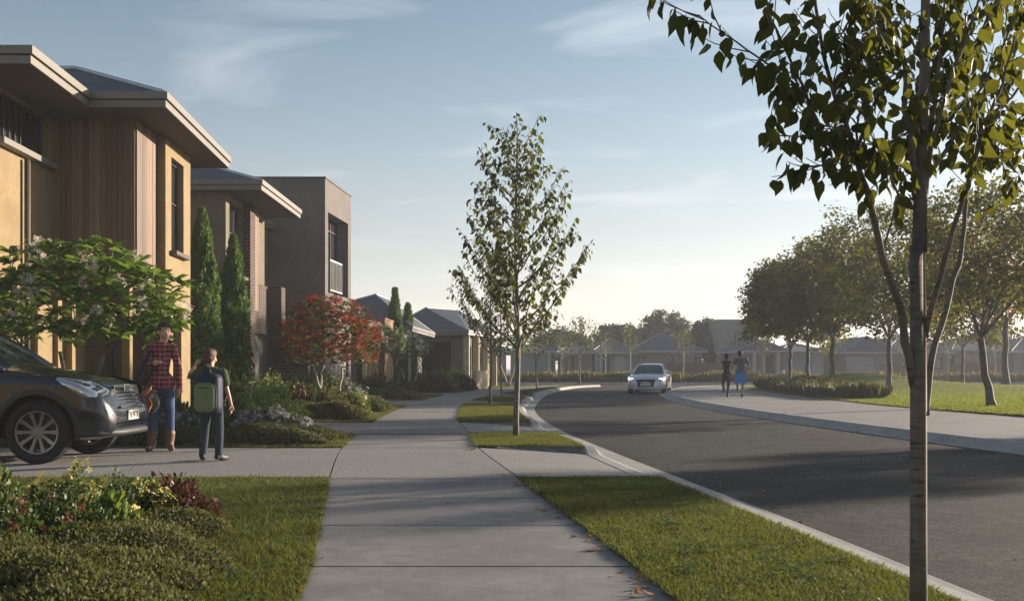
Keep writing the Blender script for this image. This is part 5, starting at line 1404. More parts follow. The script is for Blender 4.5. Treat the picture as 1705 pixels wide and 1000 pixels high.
# ================================================================ CARS
def paint(name, col, rough=.22, metal=.3, coat=1.0):
    m, nt, b, o = newmat(name)
    v = coords(nt, 'Object'); f = noise(nt, v, 2.5, 5, .6)
    nt.links.new(ramp(nt, f, [(.3,tuple(x*.9 for x in col)),(.7,tuple(min(1,x*1.08) for x in col))]), b.inputs['Base Color'])
    nt.links.new(ramp(nt, noise(nt, v, 7, 5, .7), [(.35,(rough,)*3),(.75,(rough+.18,)*3)]), b.inputs['Roughness'])
    b.inputs['Metallic'].default_value = metal; b.inputs['Coat Weight'].default_value = coat; b.inputs['Coat Roughness'].default_value = .07
    return m
M['paint_dark'] = paint('dark graphite car paint', (0.005,0.008,0.015), .16, .0, .6)
M['paint_white'] = paint('silver white car paint', (0.62,0.62,0.64), .3, .3)
M['clad'] = plain('grey bumper cladding', (0.02,0.02,0.022), .6, 0, .15)
M['black'] = plain('black plastic', (0.008,0.008,0.009), .6, 0, .2)
M['rubber'] = plain('tyre rubber', (0.014,0.014,0.014), .8, 0, .25, 12, .3, .3)
M['alloy'] = plain('alloy wheel', (0.22,0.22,0.23), .35, .85, .1)
M['chrome'] = plain('chrome', (0.75,0.75,0.76), .12, 1.0, .03)
M['lamp_inner'] = plain('headlight reflector', (0.55,0.57,0.60), .18, .8, .25, 26)
M['plate'] = plain('white number plate', (0.62,0.60,0.56), .5, 0, .05)
M['wind'] = plain('windscreen glass', (0.03,0.04,0.045), .05, .0, .1, 2, 1.0)
def lampmat():
    m, nt, b, o = newmat('lit headlight'); b.inputs['Base Color'].default_value = (.8,.8,.85,1); b.inputs['Emission Color'].default_value = (1,.97,.95,1); b.inputs['Emission Strength'].default_value = 2.2; b.inputs['Roughness'].default_value = .2; return m
M['lamp_lit'] = lampmat()

def apply_mods(o):
    dg = bpy.context.evaluated_depsgraph_get(); me = bpy.data.meshes.new_from_object(o.evaluated_get(dg)); o.modifiers.clear(); old = o.data; o.data = me; return o

def lathe_y(mb, prof, n=40, cy=0):     # prof: (r, y) revolved about the y axis
    vs = [(r*math.cos(2*math.pi*k/n), y+cy, r*math.sin(2*math.pi*k/n)) for (r, y) in prof for k in range(n)]
    m_ = len(prof); fs = [(i*n+k, i*n+(k+1)%n, ((i+1)%m_)*n+(k+1)%n, ((i+1)%m_)*n+k) for i in range(m_) for k in range(n)]
    return mb.add(vs, fs)

def make_wheel(parent, x, y, R_, W, side, spokes=10):
    w_ = empty('wheel', (x, y, R_)); w_.parent = parent
    mb = MB(); h = W/2; rr = R_*.68
    lathe_y(mb, [(rr,-h*.9),(rr+.02,-h),(R_*.90,-h*1.02),(R_*.965,-h*.92),(R_,-h*.72),(R_,-h*.25),(R_*.985,-h*.22),(R_*.985,-h*.14),(R_,-h*.1),(R_,h*.72),(R_*.965,h*.92),(R_*.9,h*1.02),(rr+.02,h),(rr,h*.9)], 48)
    mb.build('tyre', M['rubber'], w_, smooth=True, weld=True)
    mb = MB(); s = side
    lathe_y(mb, [(rr+.004,-h*.9),(rr+.004,h*.9),(rr-.018,h*.86),(rr-.03,h*.3),(rr-.03,-h*.3),(rr-.018,-h*.86)], 48)
    for k in range(spokes):
        a = 2*math.pi*k/spokes
        ca, sa = math.cos(a), math.sin(a)
        q = []
        for (r_, hw, yy) in ((.045,.020,h*.62),(rr*.55,.017,h*.66),(rr-.02,.024,h*.80)):
            for sg in (-1, 1): q.append((r_*ca - sg*hw*sa, s*yy, r_*sa + sg*hw*ca)); q.append((r_*ca - sg*hw*.7*sa, s*(yy-.035), r_*sa + sg*hw*.7*ca))
        mb.add(q, [(0,2,6,4),(4,6,10,8),(0,4,5,1),(4,8,9,5),(2,3,7,6),(6,7,11,10),(1,5,7,3),(5,9,11,7),(0,1,3,2),(8,10,11,9)])
    lathe_y(mb, [(.001,s*h*.70),(.06,s*h*.68),(.075,s*h*.55),(.07,s*h*.2),(.001,s*h*.2)], 20)
    mb.build('rim', M['alloy'], w_, smooth=False, weld=True)
    mb = MB(); lathe_y(mb, [(.001,s*h*.15),(rr*.82,s*h*.15),(rr*.82,s*h*.02),(.001,s*h*.02)], 28); mb.build('brake_disc', M['clad'], w_)
    return w_

def make_car(P, loc, rz, label, group=None):
    E = empty('parked_car' if P['parked'] else 'car', loc, rz, label, 'car', group)
    st = P['st']            # x, halfwidth, z bottom, z shoulder, z top centre
    def sec(x):
        xs = [s_[0] for s_ in st]
        k = [float(np.interp(-x, [-q for q in xs], [s_[j] for s_ in st])) for j in range(1,5)]
        w_, zb, zs, zt = k; zm = zb+(zs-zb)*.52
        return [(0,zb),(w_*.80,zb),(w_-.05,zb+.03),(w_-.012,zb+.12),(w_+.004,zm),(w_-.004,zs-.10),(w_-.022,zs-.035),(w_-.07,zs+.012),(w_*.72,zs+(zt-zs)*.55),(w_*.38,zs+(zt-zs)*.9),(0,zt)]
    xs = []
    for i in range(len(st)-1):
        n = max(1, int(abs(st[i+1][0]-st[i][0])/.12)); xs += [st[i][0]+(st[i+1][0]-st[i][0])*k/n for k in range(n)]
    xs.append(st[-1][0])
    mb = MB(); vs = []; m_ = 0
    for x in xs:
        h = sec(x); full = [(x,-y,z) for y,z in h[::-1]][:-1] + [(x,y,z) for y,z in h]
        # ring: top centre (-) down the right side, bottom, up the left side
        ring_ = [(x,-y,z) for y,z in h[::-1]] + [(x,y,z) for y,z in h[1:-1]]
        m_ = len(ring_); vs += ring_
    fs = [(i*m_+k, (i+1)*m_+k, (i+1)*m_+(k+1)%m_, i*m_+(k+1)%m_) for i in range(len(xs)-1) for k in range(m_)]
    fs += [tuple(range(m_)), tuple((len(xs)-1)*m_+k for k in range(m_-1,-1,-1))]
    mb.add(vs, fs)
    body = mb.build('body', M[P['paint']], E, smooth=True, weld=True)
    # wheel arches
    cut = MB()
    for wx in P['wx']:
        for s_ in (-1,1): lathe_y(cut, [(.001,s_*(P['w']-.34)),(P['ar'],s_*(P['w']-.34)),(P['ar'],s_*(P['w']+.2)),(.001,s_*(P['w']+.2))], 40)
        for k in range(len(cut.v)-320, len(cut.v)): cut.v[k] = (cut.v[k][0]+wx, cut.v[k][1], cut.v[k][2]+P['wr'])
    co = cut.build('cut', M['black'], None, weld=True); 
    body.data.materials.append(M['black'])
    bo = body.modifiers.new('b','BOOLEAN'); bo.operation = 'DIFFERENCE'; bo.object = co; bo.solver = 'EXACT'
    co.parent = E
    bpy.context.view_layer.update()
    apply_mods(body); bpy.data.objects.remove(co)
    body.data.shade_auto_smooth if False else None
    me = body.data; me.polygons.foreach_set('use_smooth', [True]*len(me.polygons))
    try: me.set_sharp_from_angle(angle=R(32))
    except Exception: pass
    def yside(x, z, off=.006):
        h = sec(x); zz_ = [q[1] for q in h[2:9]]; yy = [q[0] for q in h[2:9]]; return float(np.interp(z, zz_, yy))+off
    def patch(name, outline, mat, s, off=.008, rows=6, cols=14, parent=None, th=.0):
        """panel on the body side; outline: function u -> (x, zlow, zhigh)"""
        mb = MB(); vs = []
        for i in range(cols+1):
            x, z0, z1 = outline(i/cols)
            for j in range(rows+1):
                z = z0+(z1-z0)*j/rows; b_ = math.sin(math.pi*min(1,max(0,j/rows)))*math.sin(math.pi*i/cols)
                vs.append((x, s*yside(x, z, off+th*b_), z))
        fs = [(i*(rows+1)+j, (i+1)*(rows+1)+j, (i+1)*(rows+1)+j+1, i*(rows+1)+j+1) for i in range(cols) for j in range(rows)]
        mb.add(vs, fs); return mb.build(name, M[mat], parent or E, smooth=True)
    # arch trim
    for wx in P['wx']:
        for s_ in (-1,1):
            mb = MB(); n = 26; vs = []
            for i in range(n+1):
                a = math.pi*(-.08+1.16*i/n)
                for (rr, o_) in ((P['ar']-.006,.012),(P['ar']+.03,.016),(P['ar']+.058,.004)):
                    x, z = wx+rr*math.cos(a), P['wr']+rr*math.sin(a); z = max(z, P['zb']+.02); vs.append((x, s_*yside(min(max(x,st[-1][0]+.02),st[0][0]-.02), z, o_), z))
            mb.add(vs, [(i*3+j,(i+1)*3+j,(i+1)*3+j+1,i*3+j+1) for i in range(n) for j in range(2)])
            mb.build('arch_trim', M[P['trim']], E, smooth=True)
            make_wheel(E, wx, s_*(P['w']-.115), P['wr'], .215, s_)
    # greenhouse
    gh = P['gh']             # x, half width low, z low, half width top, z top
    def gsec(t): return t
    mb = MB(); vs = []
    for (x, wl_, zl, wt, zt) in gh: vs += [(x,-wl_,zl),(x,-wt,zt-.02),(x,-wt*.72,zt+.005),(x,0,zt+.02),(x,wt*.72,zt+.005),(x,wt,zt-.02),(x,wl_,zl)]
    k = 7; fs = [(i*k+j,(i+1)*k+j,(i+1)*k+j+1,i*k+j+1) for i in range(len(gh)-1) for j in range(k-1)] + [tuple(range(k-1,-1,-1)), tuple((len(gh)-1)*k+j for j in range(k))]
    mb.add(vs, fs); mb.build('windows', M['wind'], E, smooth=False, weld=True)
    # roof and pillars, a little proud of the glass
    rf = [q for q in gh if q[4] > P['rz']-.12]
    mb = MB(); vs = []
    for (x, wl_, zl, wt, zt) in rf: vs += [(x,-wt-.012,zt-.06),(x,-wt-.004,zt-.005),(x,-wt*.72,zt+.018),(x,0,zt+.032),(x,wt*.72,zt+.018),(x,wt+.004,zt-.005),(x,wt+.012,zt-.06)]
    mb.add(vs, [(i*k+j,(i+1)*k+j,(i+1)*k+j+1,i*k+j+1) for i in range(len(rf)-1) for j in range(k-1)]); mb.build('roof', M[P['paint']], E, smooth=True)
    g0, g1 = gh[0], rf[0]
    for s_ in (-1,1):
        mb = MB()
        mb.tube([(g0[0]+.02,s_*(g0[1]+.0),g0[2]),((g0[0]+g1[0])/2,s_*((g0[1]+g1[3])/2+.03),(g0[2]+g1[4])/2+.01),(g1[0],s_*g1[3],g1[4]-.03)], .035, 6); mb.build('pillar', M[P['paint']], E, smooth=True)
        for fx_ in (.42,.78):
            i = min(len(gh)-1, int(fx_*(len(gh)-1)+.5)); q = gh[i]; mb = MB(); mb.tube([(q[0],s_*(q[1]+.003),q[2]),(q[0],s_*(q[3]+.003),q[4]-.03)], .03, 6); mb.build('pillar', M[P['paint']], E, smooth=True)
        q = gh[-1]; r_ = rf[-1]; mb = MB(); mb.tube([(q[0],s_*q[1],q[2]),(r_[0],s_*r_[3],r_[4]-.03)], .05, 6); mb.build('pillar', M[P['paint']], E, smooth=True)
    for s_ in (-1,1):
        mb = MB(); mb.ball((g0[0]-.42, s_*(P['w']+.085), P['mz']), (.06,.10,.075), 12, 8); mb.tube([(g0[0]-.40,s_*(P['w']-.06),P['mz']-.06),(g0[0]-.42,s_*(P['w']+.04),P['mz']-.03)], .02, 6); mb.build('mirror', M[P['paint']], E, smooth=True)
        patch('headlight', P['hl'], P['lamp'], s_, .012, 6, 16, th=.02)
        patch('headlight_surround', lambda u: (P['hl'](u)[0]+(u-.5)*.02, P['hl'](u)[1]-.012, P['hl'](u)[2]+.012), 'black', s_, .006, 5, 16)
        mb = MB(); fxx, fy, fz = P['fog']; vs = []
        mb.ball((fxx, s_*fy, fz), (.03,.062,.062), 16, 8); mb.build('fog_lamp', M['chrome'], E, smooth=True)
        mb = MB(); mb.ball((fxx-.012, s_*fy, fz), (.03,.105,.085), 14, 8); mb.build('fog_recess', M['black'], E, smooth=True)
    for part_ in P['extra']: part_(E, yside, patch)
    # plate
    px_, pz, pw, ph = P['plate']
    mb = MB(); mb.box(px_,px_+.012,-pw/2,pw/2,pz-ph/2,pz+ph/2); pl = mb.build('number_plate', M['plate'], E, bevel=.003)
    cu = bpy.data.curves.new('t','FONT'); cu.body = P['txt']; cu.size = ph*.92; cu.align_x = 'CENTER'; cu.align_y = 'CENTER'; cu.extrude = .001
    to = bpy.data.objects.new('t', cu); COL.objects.link(to); bpy.context.view_layer.update()
    me = bpy.data.meshes.new_from_object(to.evaluated_get(bpy.context.evaluated_depsgraph_get())); bpy.data.objects.remove(to)
    me.transform(Matrix.Translation((px_+.0145,0,pz)) @ Matrix(((0,0,1,0),(1,0,0,0),(0,1,0,0),(0,0,0,1))))
    link('plate_lettering', me, M['black'], pl)
    return E
def front_face(zs_, xs_, hw, y_n=10):
    pass
def suv_extra(E, yside, patch):
    # grille with bars, chrome emblem bar, lower cladding, bumper lip, door lines, wiper
    mb = MB()
    mb.add([(-.075,-.50,.66),(-.075,.50,.66),(-.12,.58,.86),(-.12,-.58,.86),(-.02,-.44,.66),(-.02,.44,.66),(-.09,.52,.86),(-.09,-.52,.86)], [(0,1,2,3),(7,6,5,4),(0,4,5,1),(1,5,6,2),(2,6,7,3),(3,7,4,0)])
    gr = mb.build('grille', M['black'], E)
    for i in range(4):
        mb = MB(); z = .69+i*.042; x = -.012-(z-.66)*.33; mb.tube([(x-.05,-.52,z),(x,-.3,z),(x+.01,0,z),(x,.3,z),(x-.05,.52,z)], .011, 6); mb.build('grille_bar', M['black' if i < 3 else 'clad'], gr, smooth=True)
    mb = MB(); mb.box(-.075,-.045,-.09,.09,.815,.905); mb.build('emblem', M['chrome'], E, bevel=.008)
    mb = MB(); mb.box(-.09,-.06,-.40,-.10,.855,.895); mb.box(-.09,-.06,.10,.40,.855,.895); mb.build('chrome_bar', M['chrome'], E, bevel=.006)
    # dark lower bumper insert and silver skid
    mb = MB(); mb.tube([(-.34,-.84,.36),(-.12,-.74,.35),(-.0,-.45,.345),(.015,0,.345),(-.0,.45,.345),(-.12,.74,.35),(-.34,.84,.36)], [(.05,.07)]*7, 8); mb.build('bumper_lip', M['clad'], E, smooth=True)
    mb = MB(); mb.box(-.03,.012,-.36,.36,.43,.62); mb.build('bumper_intake', M['black'], E, bevel=.01)
    mb = MB(); mb.box(-.05,.028,-.42,.42,.625,.648); mb.build('bumper_ridge', M['clad'], E, bevel=.006)
    for s_ in (-1,1):
        patch('lower_cladding', lambda u: (-.16-.20*u, .335, .50), 'clad', s_, .006, 4, 6)
        mb = MB()
        for xx in (-1.48,-2.55): mb.tube([(xx,s_*yside(xx,.35,.001),.36),(xx,s_*yside(xx,.7,.001),.7),(xx,s_*yside(xx,.95,.001),.95)], .004, 4)
        mb.build('door_seam', M['black'], E)
    mb = MB(); mb.tube([(-1.1,-.55,1.115),(-1.2,-.1,1.165)], .008, 5); mb.tube([(-1.1,.1,1.12),(-1.2,.6,1.16)], .008, 5); mb.build('wiper', M['black'], E)
    mb = MB(); mb.tube([(-.12,-.60,.895),(-.5,-.74,1.0),(-.95,-.80,1.06)], .004, 4); mb.tube([(-.12,.60,.895),(-.5,.74,1.0),(-.95,.80,1.06)], .004, 4); mb.build('bonnet_seam', M['black'], E)
SUV = dict(parked=True, paint='paint_dark', trim='clad', w=.905, ar=.435, wr=.365, zb=.27, wx=(-.78,-3.40), rz=1.62,
  st=[(.02,.56,.34,.55,.60),(-.01,.70,.31,.62,.66),(-.06,.785,.29,.72,.80),(-.13,.845,.28,.82,.885),(-.28,.88,.27,.91,.965),(-.55,.885,.27,.975,1.035),(-.95,.90,.27,1.005,1.10),(-1.2,.905,.27,1.02,1.15),(-2.2,.905,.27,1.03,1.15),(-3.6,.905,.27,1.05,1.15),(-4.2,.88,.30,1.04,1.13),(-4.42,.80,.38,1.0,1.08),(-4.5,.66,.45,.9,1.0)],
  gh=[(-1.22,.78,1.06,.70,1.12),(-1.6,.80,1.06,.66,1.38),(-1.95,.82,1.06,.62,1.57),(-2.1,.82,1.06,.62,1.62),(-2.8,.82,1.06,.62,1.64),(-3.6,.81,1.06,.60,1.60),(-4.0,.80,1.06,.56,1.52),(-4.38,.74,1.05,.50,1.12)],
  mz=1.12, hl=lambda u: (-.62+.50*u, .965-.185*min(1,u*1.6)+.0*u, .985-.03*u-.10*u*u*u), lamp='lamp_inner', fog=(-.075,.66,.50), plate=(.024,.535,.37,.115), txt='BENTB', extra=[suv_extra])
SUV['hl'] = lambda u: (-.58+.52*u, max(.765, .97-.34*u) if u < .9 else .765+(u-.9)*.3, .995-.02*u-.13*u**3)
suv = make_car(SUV, (-4.64,12.47,0), 0, 'dark graphite SUV parked across the driveway with its front towards the path', None)
def sedan_extra(E, yside, patch):
    mb = MB(); mb.add([(.065,-.36,.30),(.065,.36,.30),(.0,.46,.68),(.0,-.46,.68),(-.02,-.36,.30),(-.02,.36,.30),(-.13,.48,.70),(-.13,-.48,.70)], [(0,1,2,3),(0,4,5,1),(1,5,6,2),(2,6,7,3),(3,7,4,0)]); gr = mb.build('grille', M['black'], E)
    mb = MB(); mb.tube([(.07,-.36,.30),(.005,-.46,.68),(.005,.46,.68),(.07,.36,.30),(.07,-.36,.30)], .018, 6); mb.build('grille_frame', M['chrome'], gr, smooth=True)
    for s_ in (-1,1):
        mb = MB(); mb.add([(-.01,s_*.44,.22),(-.10,s_*.76,.22),(-.11,s_*.80,.40),(-.02,s_*.52,.34),(.02,s_*.44,.22)], [(0,1,2,3)] if s_ > 0 else [(3,2,1,0)]); mb.build('air_intake', M['black'], E)
    mb = MB(); mb.tube([(-.25,-.86,.20),(-.05,-.66,.19),(.03,0,.185),(-.05,.66,.19),(-.25,.86,.20)], .03, 6); mb.build('bumper_lip', M['clad'], E, smooth=True)
    mb = MB(); mb.tube([(-1.15,-.5,.97),(-1.25,0,1.0)], .008, 5); mb.build('wiper', M['black'], E)
SED = dict(parked=False, paint='paint_white', trim='paint_white', w=.91, ar=.36, wr=.325, zb=.17, wx=(-.86,-3.65), rz=1.40,
  st=[(.03,.52,.20,.46,.52),(0,.66,.18,.58,.64),(-.07,.76,.17,.66,.72),(-.18,.83,.17,.72,.79),(-.45,.88,.17,.80,.875),(-.9,.905,.17,.86,.94),(-1.25,.91,.17,.90,.98),(-2.4,.91,.17,.93,.99),(-3.8,.905,.18,.95,1.0),(-4.4,.86,.22,.92,.98),(-4.65,.76,.3,.85,.92)],
  gh=[(-1.12,.74,.92,.68,.95),(-1.6,.79,.93,.62,1.24),(-1.95,.80,.93,.57,1.37),(-2.3,.80,.93,.57,1.40),(-3.0,.79,.93,.56,1.40),(-3.5,.77,.93,.54,1.30),(-4.0,.72,.94,.50,1.05)],
  mz=.98, hl=lambda u: (-.46+.36*u, .665-.02*u, .775-.055*u), lamp='lamp_lit', fog=(-.03,.58,.30), plate=(.075,.42,.50,.11), txt='', extra=[sedan_extra])
SED['txt'] = ' '
make_car(SED, (6.35,48.6,RD), R(-103.5), 'white sedan driving towards the camera with its headlights on')

suv.scale = (1, .9, 1)
# ================================================================ PEOPLE
def skinmat(name, col):
    m, nt, b, o = newmat(name); v = coords(nt,'Object'); nt.links.new(ramp(nt, noise(nt,v,14,3), [(.3,tuple(x*.88 for x in col)),(.7,tuple(x*1.08 for x in col))]), b.inputs['Base Color'])
    b.inputs['Roughness'].default_value = .5; b.inputs['Subsurface Weight'].default_value = .08; return m
M['skin'] = skinmat('skin', (0.50,0.29,0.20)); M['skin2'] = skinmat('tanned skin', (0.36,0.19,0.12))
M['hair_dark'] = plain('dark brown hair', (0.022,0.013,0.009), .5, 0, .4, 40, .4, .5); M['hair_red'] = plain('auburn hair', (0.085,0.030,0.014), .5, 0, .4, 40, .4, .5)
M['denim'] = plain('blue denim', (0.055,0.085,0.16), .85, 0, .35, 9, .2, .4); M['denim_d'] = plain('dark jeans', (0.035,0.045,0.062), .85, 0, .3, 12, .2, .4)
M['boot'] = plain('brown leather boot', (0.16,0.085,0.045), .6, 0, .25, 15); M['sole'] = plain('shoe sole', (0.25,0.23,0.2), .7)
M['shoe'] = plain('black shoe', (0.015,0.015,0.017), .6); M['olive_shirt'] = plain('olive green t-shirt', (0.075,0.09,0.045), .9, 0, .15, 14, .1, .4)
M['navy'] = plain('navy nylon', (0.010,0.015,0.04), .6, 0, .25, 16, .3, .3); M['orange'] = plain('orange fabric', (0.55,0.17,0.04), .8, 0, .1)
M['charcoal'] = plain('charcoal fabric', (0.014,0.015,0.02), .8, 0, .2); M['bluesh'] = plain('bright blue shorts', (0.03,0.22,0.62), .7, 0, .12); M['greyt'] = plain('grey t-shirt', (0.10,0.10,0.115), .85, 0, .15, 8)
def plaid():
    m, nt, b, o = newmat('red plaid flannel'); v = coords(nt,'Object'); s_ = nt.nodes.new('ShaderNodeSeparateXYZ'); nt.links.new(v, s_.inputs[0])
    def line(src, period, width, ph=0):
        a = nt.nodes.new('ShaderNodeMath'); a.operation = 'MULTIPLY_ADD'; nt.links.new(src, a.inputs[0]); a.inputs[1].default_value = 1/period; a.inputs[2].default_value = ph
        f = nt.nodes.new('ShaderNodeMath'); f.operation = 'FRACT'; nt.links.new(a.outputs[0], f.inputs[0])
        l = nt.nodes.new('ShaderNodeMath'); l.operation = 'LESS_THAN'; nt.links.new(f.outputs[0], l.inputs[0]); l.inputs[1].default_value = width; return l.outputs[0]
    c = (0.34,0.035,0.03)
    c1 = mixc(nt, line(s_.outputs[2],.062,.42), c, (0.07,0.018,0.03)); h = nt.nodes.new('ShaderNodeMath'); h.operation = 'MULTIPLY'; nt.links.new(line(s_.outputs[0],.062,.42), h.inputs[0]); h.inputs[1].default_value = .55
    c2 = mixc(nt, h.outputs[0], c1, (0.04,0.012,0.03)); c3 = mixc(nt, line(s_.outputs[2],.062,.07,.28), c2, (0.38,0.22,0.19)); c4_ = mixc(nt, line(s_.outputs[0],.062,.07,.28), c3, (0.32,0.18,0.15))
    nt.links.new(c4_, b.inputs['Base Color']); b.inputs['Roughness'].default_value = .9; return m
M['plaid'] = plaid()
def stripes(name, ca, cb_, period, axis=2):
    m, nt, b, o = newmat(name); v = coords(nt,'Object'); s_ = nt.nodes.new('ShaderNodeSeparateXYZ'); nt.links.new(v, s_.inputs[0])
    a = nt.nodes.new('ShaderNodeMath'); a.operation = 'MULTIPLY'; nt.links.new(s_.outputs[axis], a.inputs[0]); a.inputs[1].default_value = 1/period; f = nt.nodes.new('ShaderNodeMath'); f.operation = 'FRACT'; nt.links.new(a.outputs[0], f.inputs[0])
    l = nt.nodes.new('ShaderNodeMath'); l.operation = 'LESS_THAN'; nt.links.new(f.outputs[0], l.inputs[0]); l.inputs[1].default_value = .28; nt.links.new(mixc(nt, l.outputs[0], ca, cb_), b.inputs['Base Color']); b.inputs['Roughness'].default_value = .8; return m
M['greenstripe'] = stripes('green striped panel', (0.17,0.22,0.08), (0.06,0.08,0.045), .026); M['print'] = plain('dark printed leggings', (0.035,0.045,0.04), .8, 0, .9, 22)

def solid(name, segs, mat, parent, vox=.008, inf=0.0, smooth=6, cutfn=None):
    """one continuous surface grown from tapered limbs; segs: list of (points, radii)"""
    mb = MB()
    for (pts, rad) in segs:
        rr = [((q[0]+inf, q[1]+inf) if isinstance(q,(tuple,list)) else q+inf) for q in rad]
        mb.tube(pts, rr, 14)
        for i in (0,-1):
            q = rr[i]; q = max(q) if isinstance(q,(tuple,list)) else q; q2 = rr[i]; q3 = min(q2) if isinstance(q2,(tuple,list)) else q2
            mb.ball(pts[i], (q if q3 == q else q*.95, q3, q3), 12, 8)
    o = mb.build(name, M[mat], parent)
    rm = o.modifiers.new('r','REMESH'); rm.mode = 'VOXEL'; rm.voxel_size = vox
    sm = o.modifiers.new('s','SMOOTH'); sm.iterations = smooth; sm.factor = .5
    bpy.context.view_layer.update(); apply_mods(o)
    if cutfn:
        bm = bmesh.new(); bm.from_mesh(o.data); bmesh.ops.delete(bm, geom=[f for f in bm.faces if cutfn(f.calc_center_median())], context='FACES'); bm.to_mesh(o.data); bm.free()
    o.data.polygons.foreach_set('use_smooth', [True]*len(o.data.polygons))
    return o
def hand(wr, d, palm_n, s, curl=.5, side=1):
    """segments of a hand: wr wrist point, d pointing direction, palm_n palm normal"""
    d = Vector(d).normalized(); pn = Vector(palm_n); pn = (pn-d*pn.dot(d)).normalized(); lat = d.cross(pn)*side; wr = Vector(wr); segs = []
    segs.append(([wr, wr+d*.03*s, wr+d*.075*s], [(.022*s,.016*s),(.036*s,.015*s),(.040*s,.012*s)]))
    for k, (o_, ln) in enumerate(((-.03,.062),(-.010,.072),(.010,.068),(.029,.052))):
        p = wr+d*.075*s+lat*o_*s; dd = d.copy(); pts = [p]
        for j in range(3):
            dd = (dd+pn*curl*(.5+.14*k)).normalized(); p = p+dd*ln*s*(.42,.32,.26)[j]; pts.append(p)
        segs.append((pts, [.0085*s,.008*s,.0075*s,.006*s]))
    p = wr+d*.025*s-lat*.028*s; q = p+(d*.6-lat*.8+pn*.3).normalized()*.032*s; r_ = q+(d*.9-lat*.2+pn*.4).normalized()*.028*s
    segs.append(([p,q,r_], [.011*s,.0095*s,.0075*s])); return segs
def head(parent, c, s, yaw, mat_hair, skin, hairkind, pitch=0, vox=.006):
    """head part: skull, jaw, nose, lips, ears (one surface) returned as segs in body space, plus hair/eyes children"""
    c = Vector(c); Rm = Matrix.Rotation(yaw, 3, 'Z') @ Matrix.Rotation(pitch, 3, 'X')
    X = lambda x,y,z: c+Rm @ (Vector((x,y,z))*s)
    segs = [([X(0,.018,.035),X(0,.0,.03)], [.086*s,.083*s]), ([X(0,.01,-.01),X(0,-.030,-.055),X(0,-.052,-.088)], [(.070*s,.075*s),(.056*s,.05*s),(.030*s,.022*s)]),
            ([X(0,-.080,.012),X(0,-.092,-.012),X(0,-.104,-.032)], [.009*s,.011*s,.014*s]), ([X(-.022,-.082,-.064),X(0,-.090,-.063),X(.022,-.082,-.064)], [.007*s,.009*s,.007*s]),
            ([X(-.030,-.064,.014),X(.030,-.064,.014)], [.022*s,.022*s]), ([X(-.045,-.056,-.03),X(.045,-.056,-.03)], [.026*s,.026*s])]
    for k in (-1,1): segs.append(([X(k*.083,.012,.012),X(k*.087,.016,-.012)], [.014*s,.011*s]))
    def extras():
        for k in (-1,1):
            mb = MB(); mb.ball(X(k*.032,-.083,.014), (.009*s,.004*s,.0042*s), 10, 6, Rm); mb.build('eye', M['eyew'], parent, smooth=True)
            mb = MB(); mb.ball(X(k*.032,-.0865,.014), (.0055*s,.0045*s,.0055*s), 8, 6, Rm); mb.build('iris', M['hair_dark'], parent, smooth=True)
            mb = MB(); mb.tube([X(k*.016,-.090,.036),X(k*.034,-.090,.041),X(k*.050,-.078,.036)], [.003*s,.004*s,.002*s], 6); mb.build('eyebrow', M[mat_hair], parent, smooth=True)
        mb = MB(); mb.tube([X(-.026,-.088,-.062),X(-.012,-.095,-.069),X(0,-.0985,-.071),X(.012,-.095,-.069),X(.026,-.088,-.062)], [.002*s,.004*s,.0045*s,.004*s,.002*s], 6); mb.build('lips', M['lip'], parent, smooth=True)
        hs_ = [([X(0,.03,.050),X(0,-.018,.062)], [.096*s,.086*s]), ([X(0,.045,.01),X(0,.05,-.03)], [.086*s,.068*s])]
        if hairkind == 'tied': hs_.append(([X(0,.12,.02),X(0,.14,.01)], [.03*s,.03*s]))
        if hairkind == 'pony': hs_.append(([X(0,.11,.05),X(0,.17,.03),X(0,.17,-.08),X(.01,.15,-.2)], [.03*s,.035*s,.03*s,.012*s]))
        nfwd = Rm @ Vector((0,-1,0)); 
        solid('hair', hs_, mat_hair, parent, vox, 0, 3, lambda p: ((p-c).dot(nfwd) > .052*s and (p-c).z < .075*s) or ((p-c).z < -.085*s and hairkind != 'pony'))
    return segs, extras
M['eyew'] = plain('eye white', (0.4,0.36,0.33), .4)
M['lip'] = plain('lips', (0.35,0.12,0.10), .5)
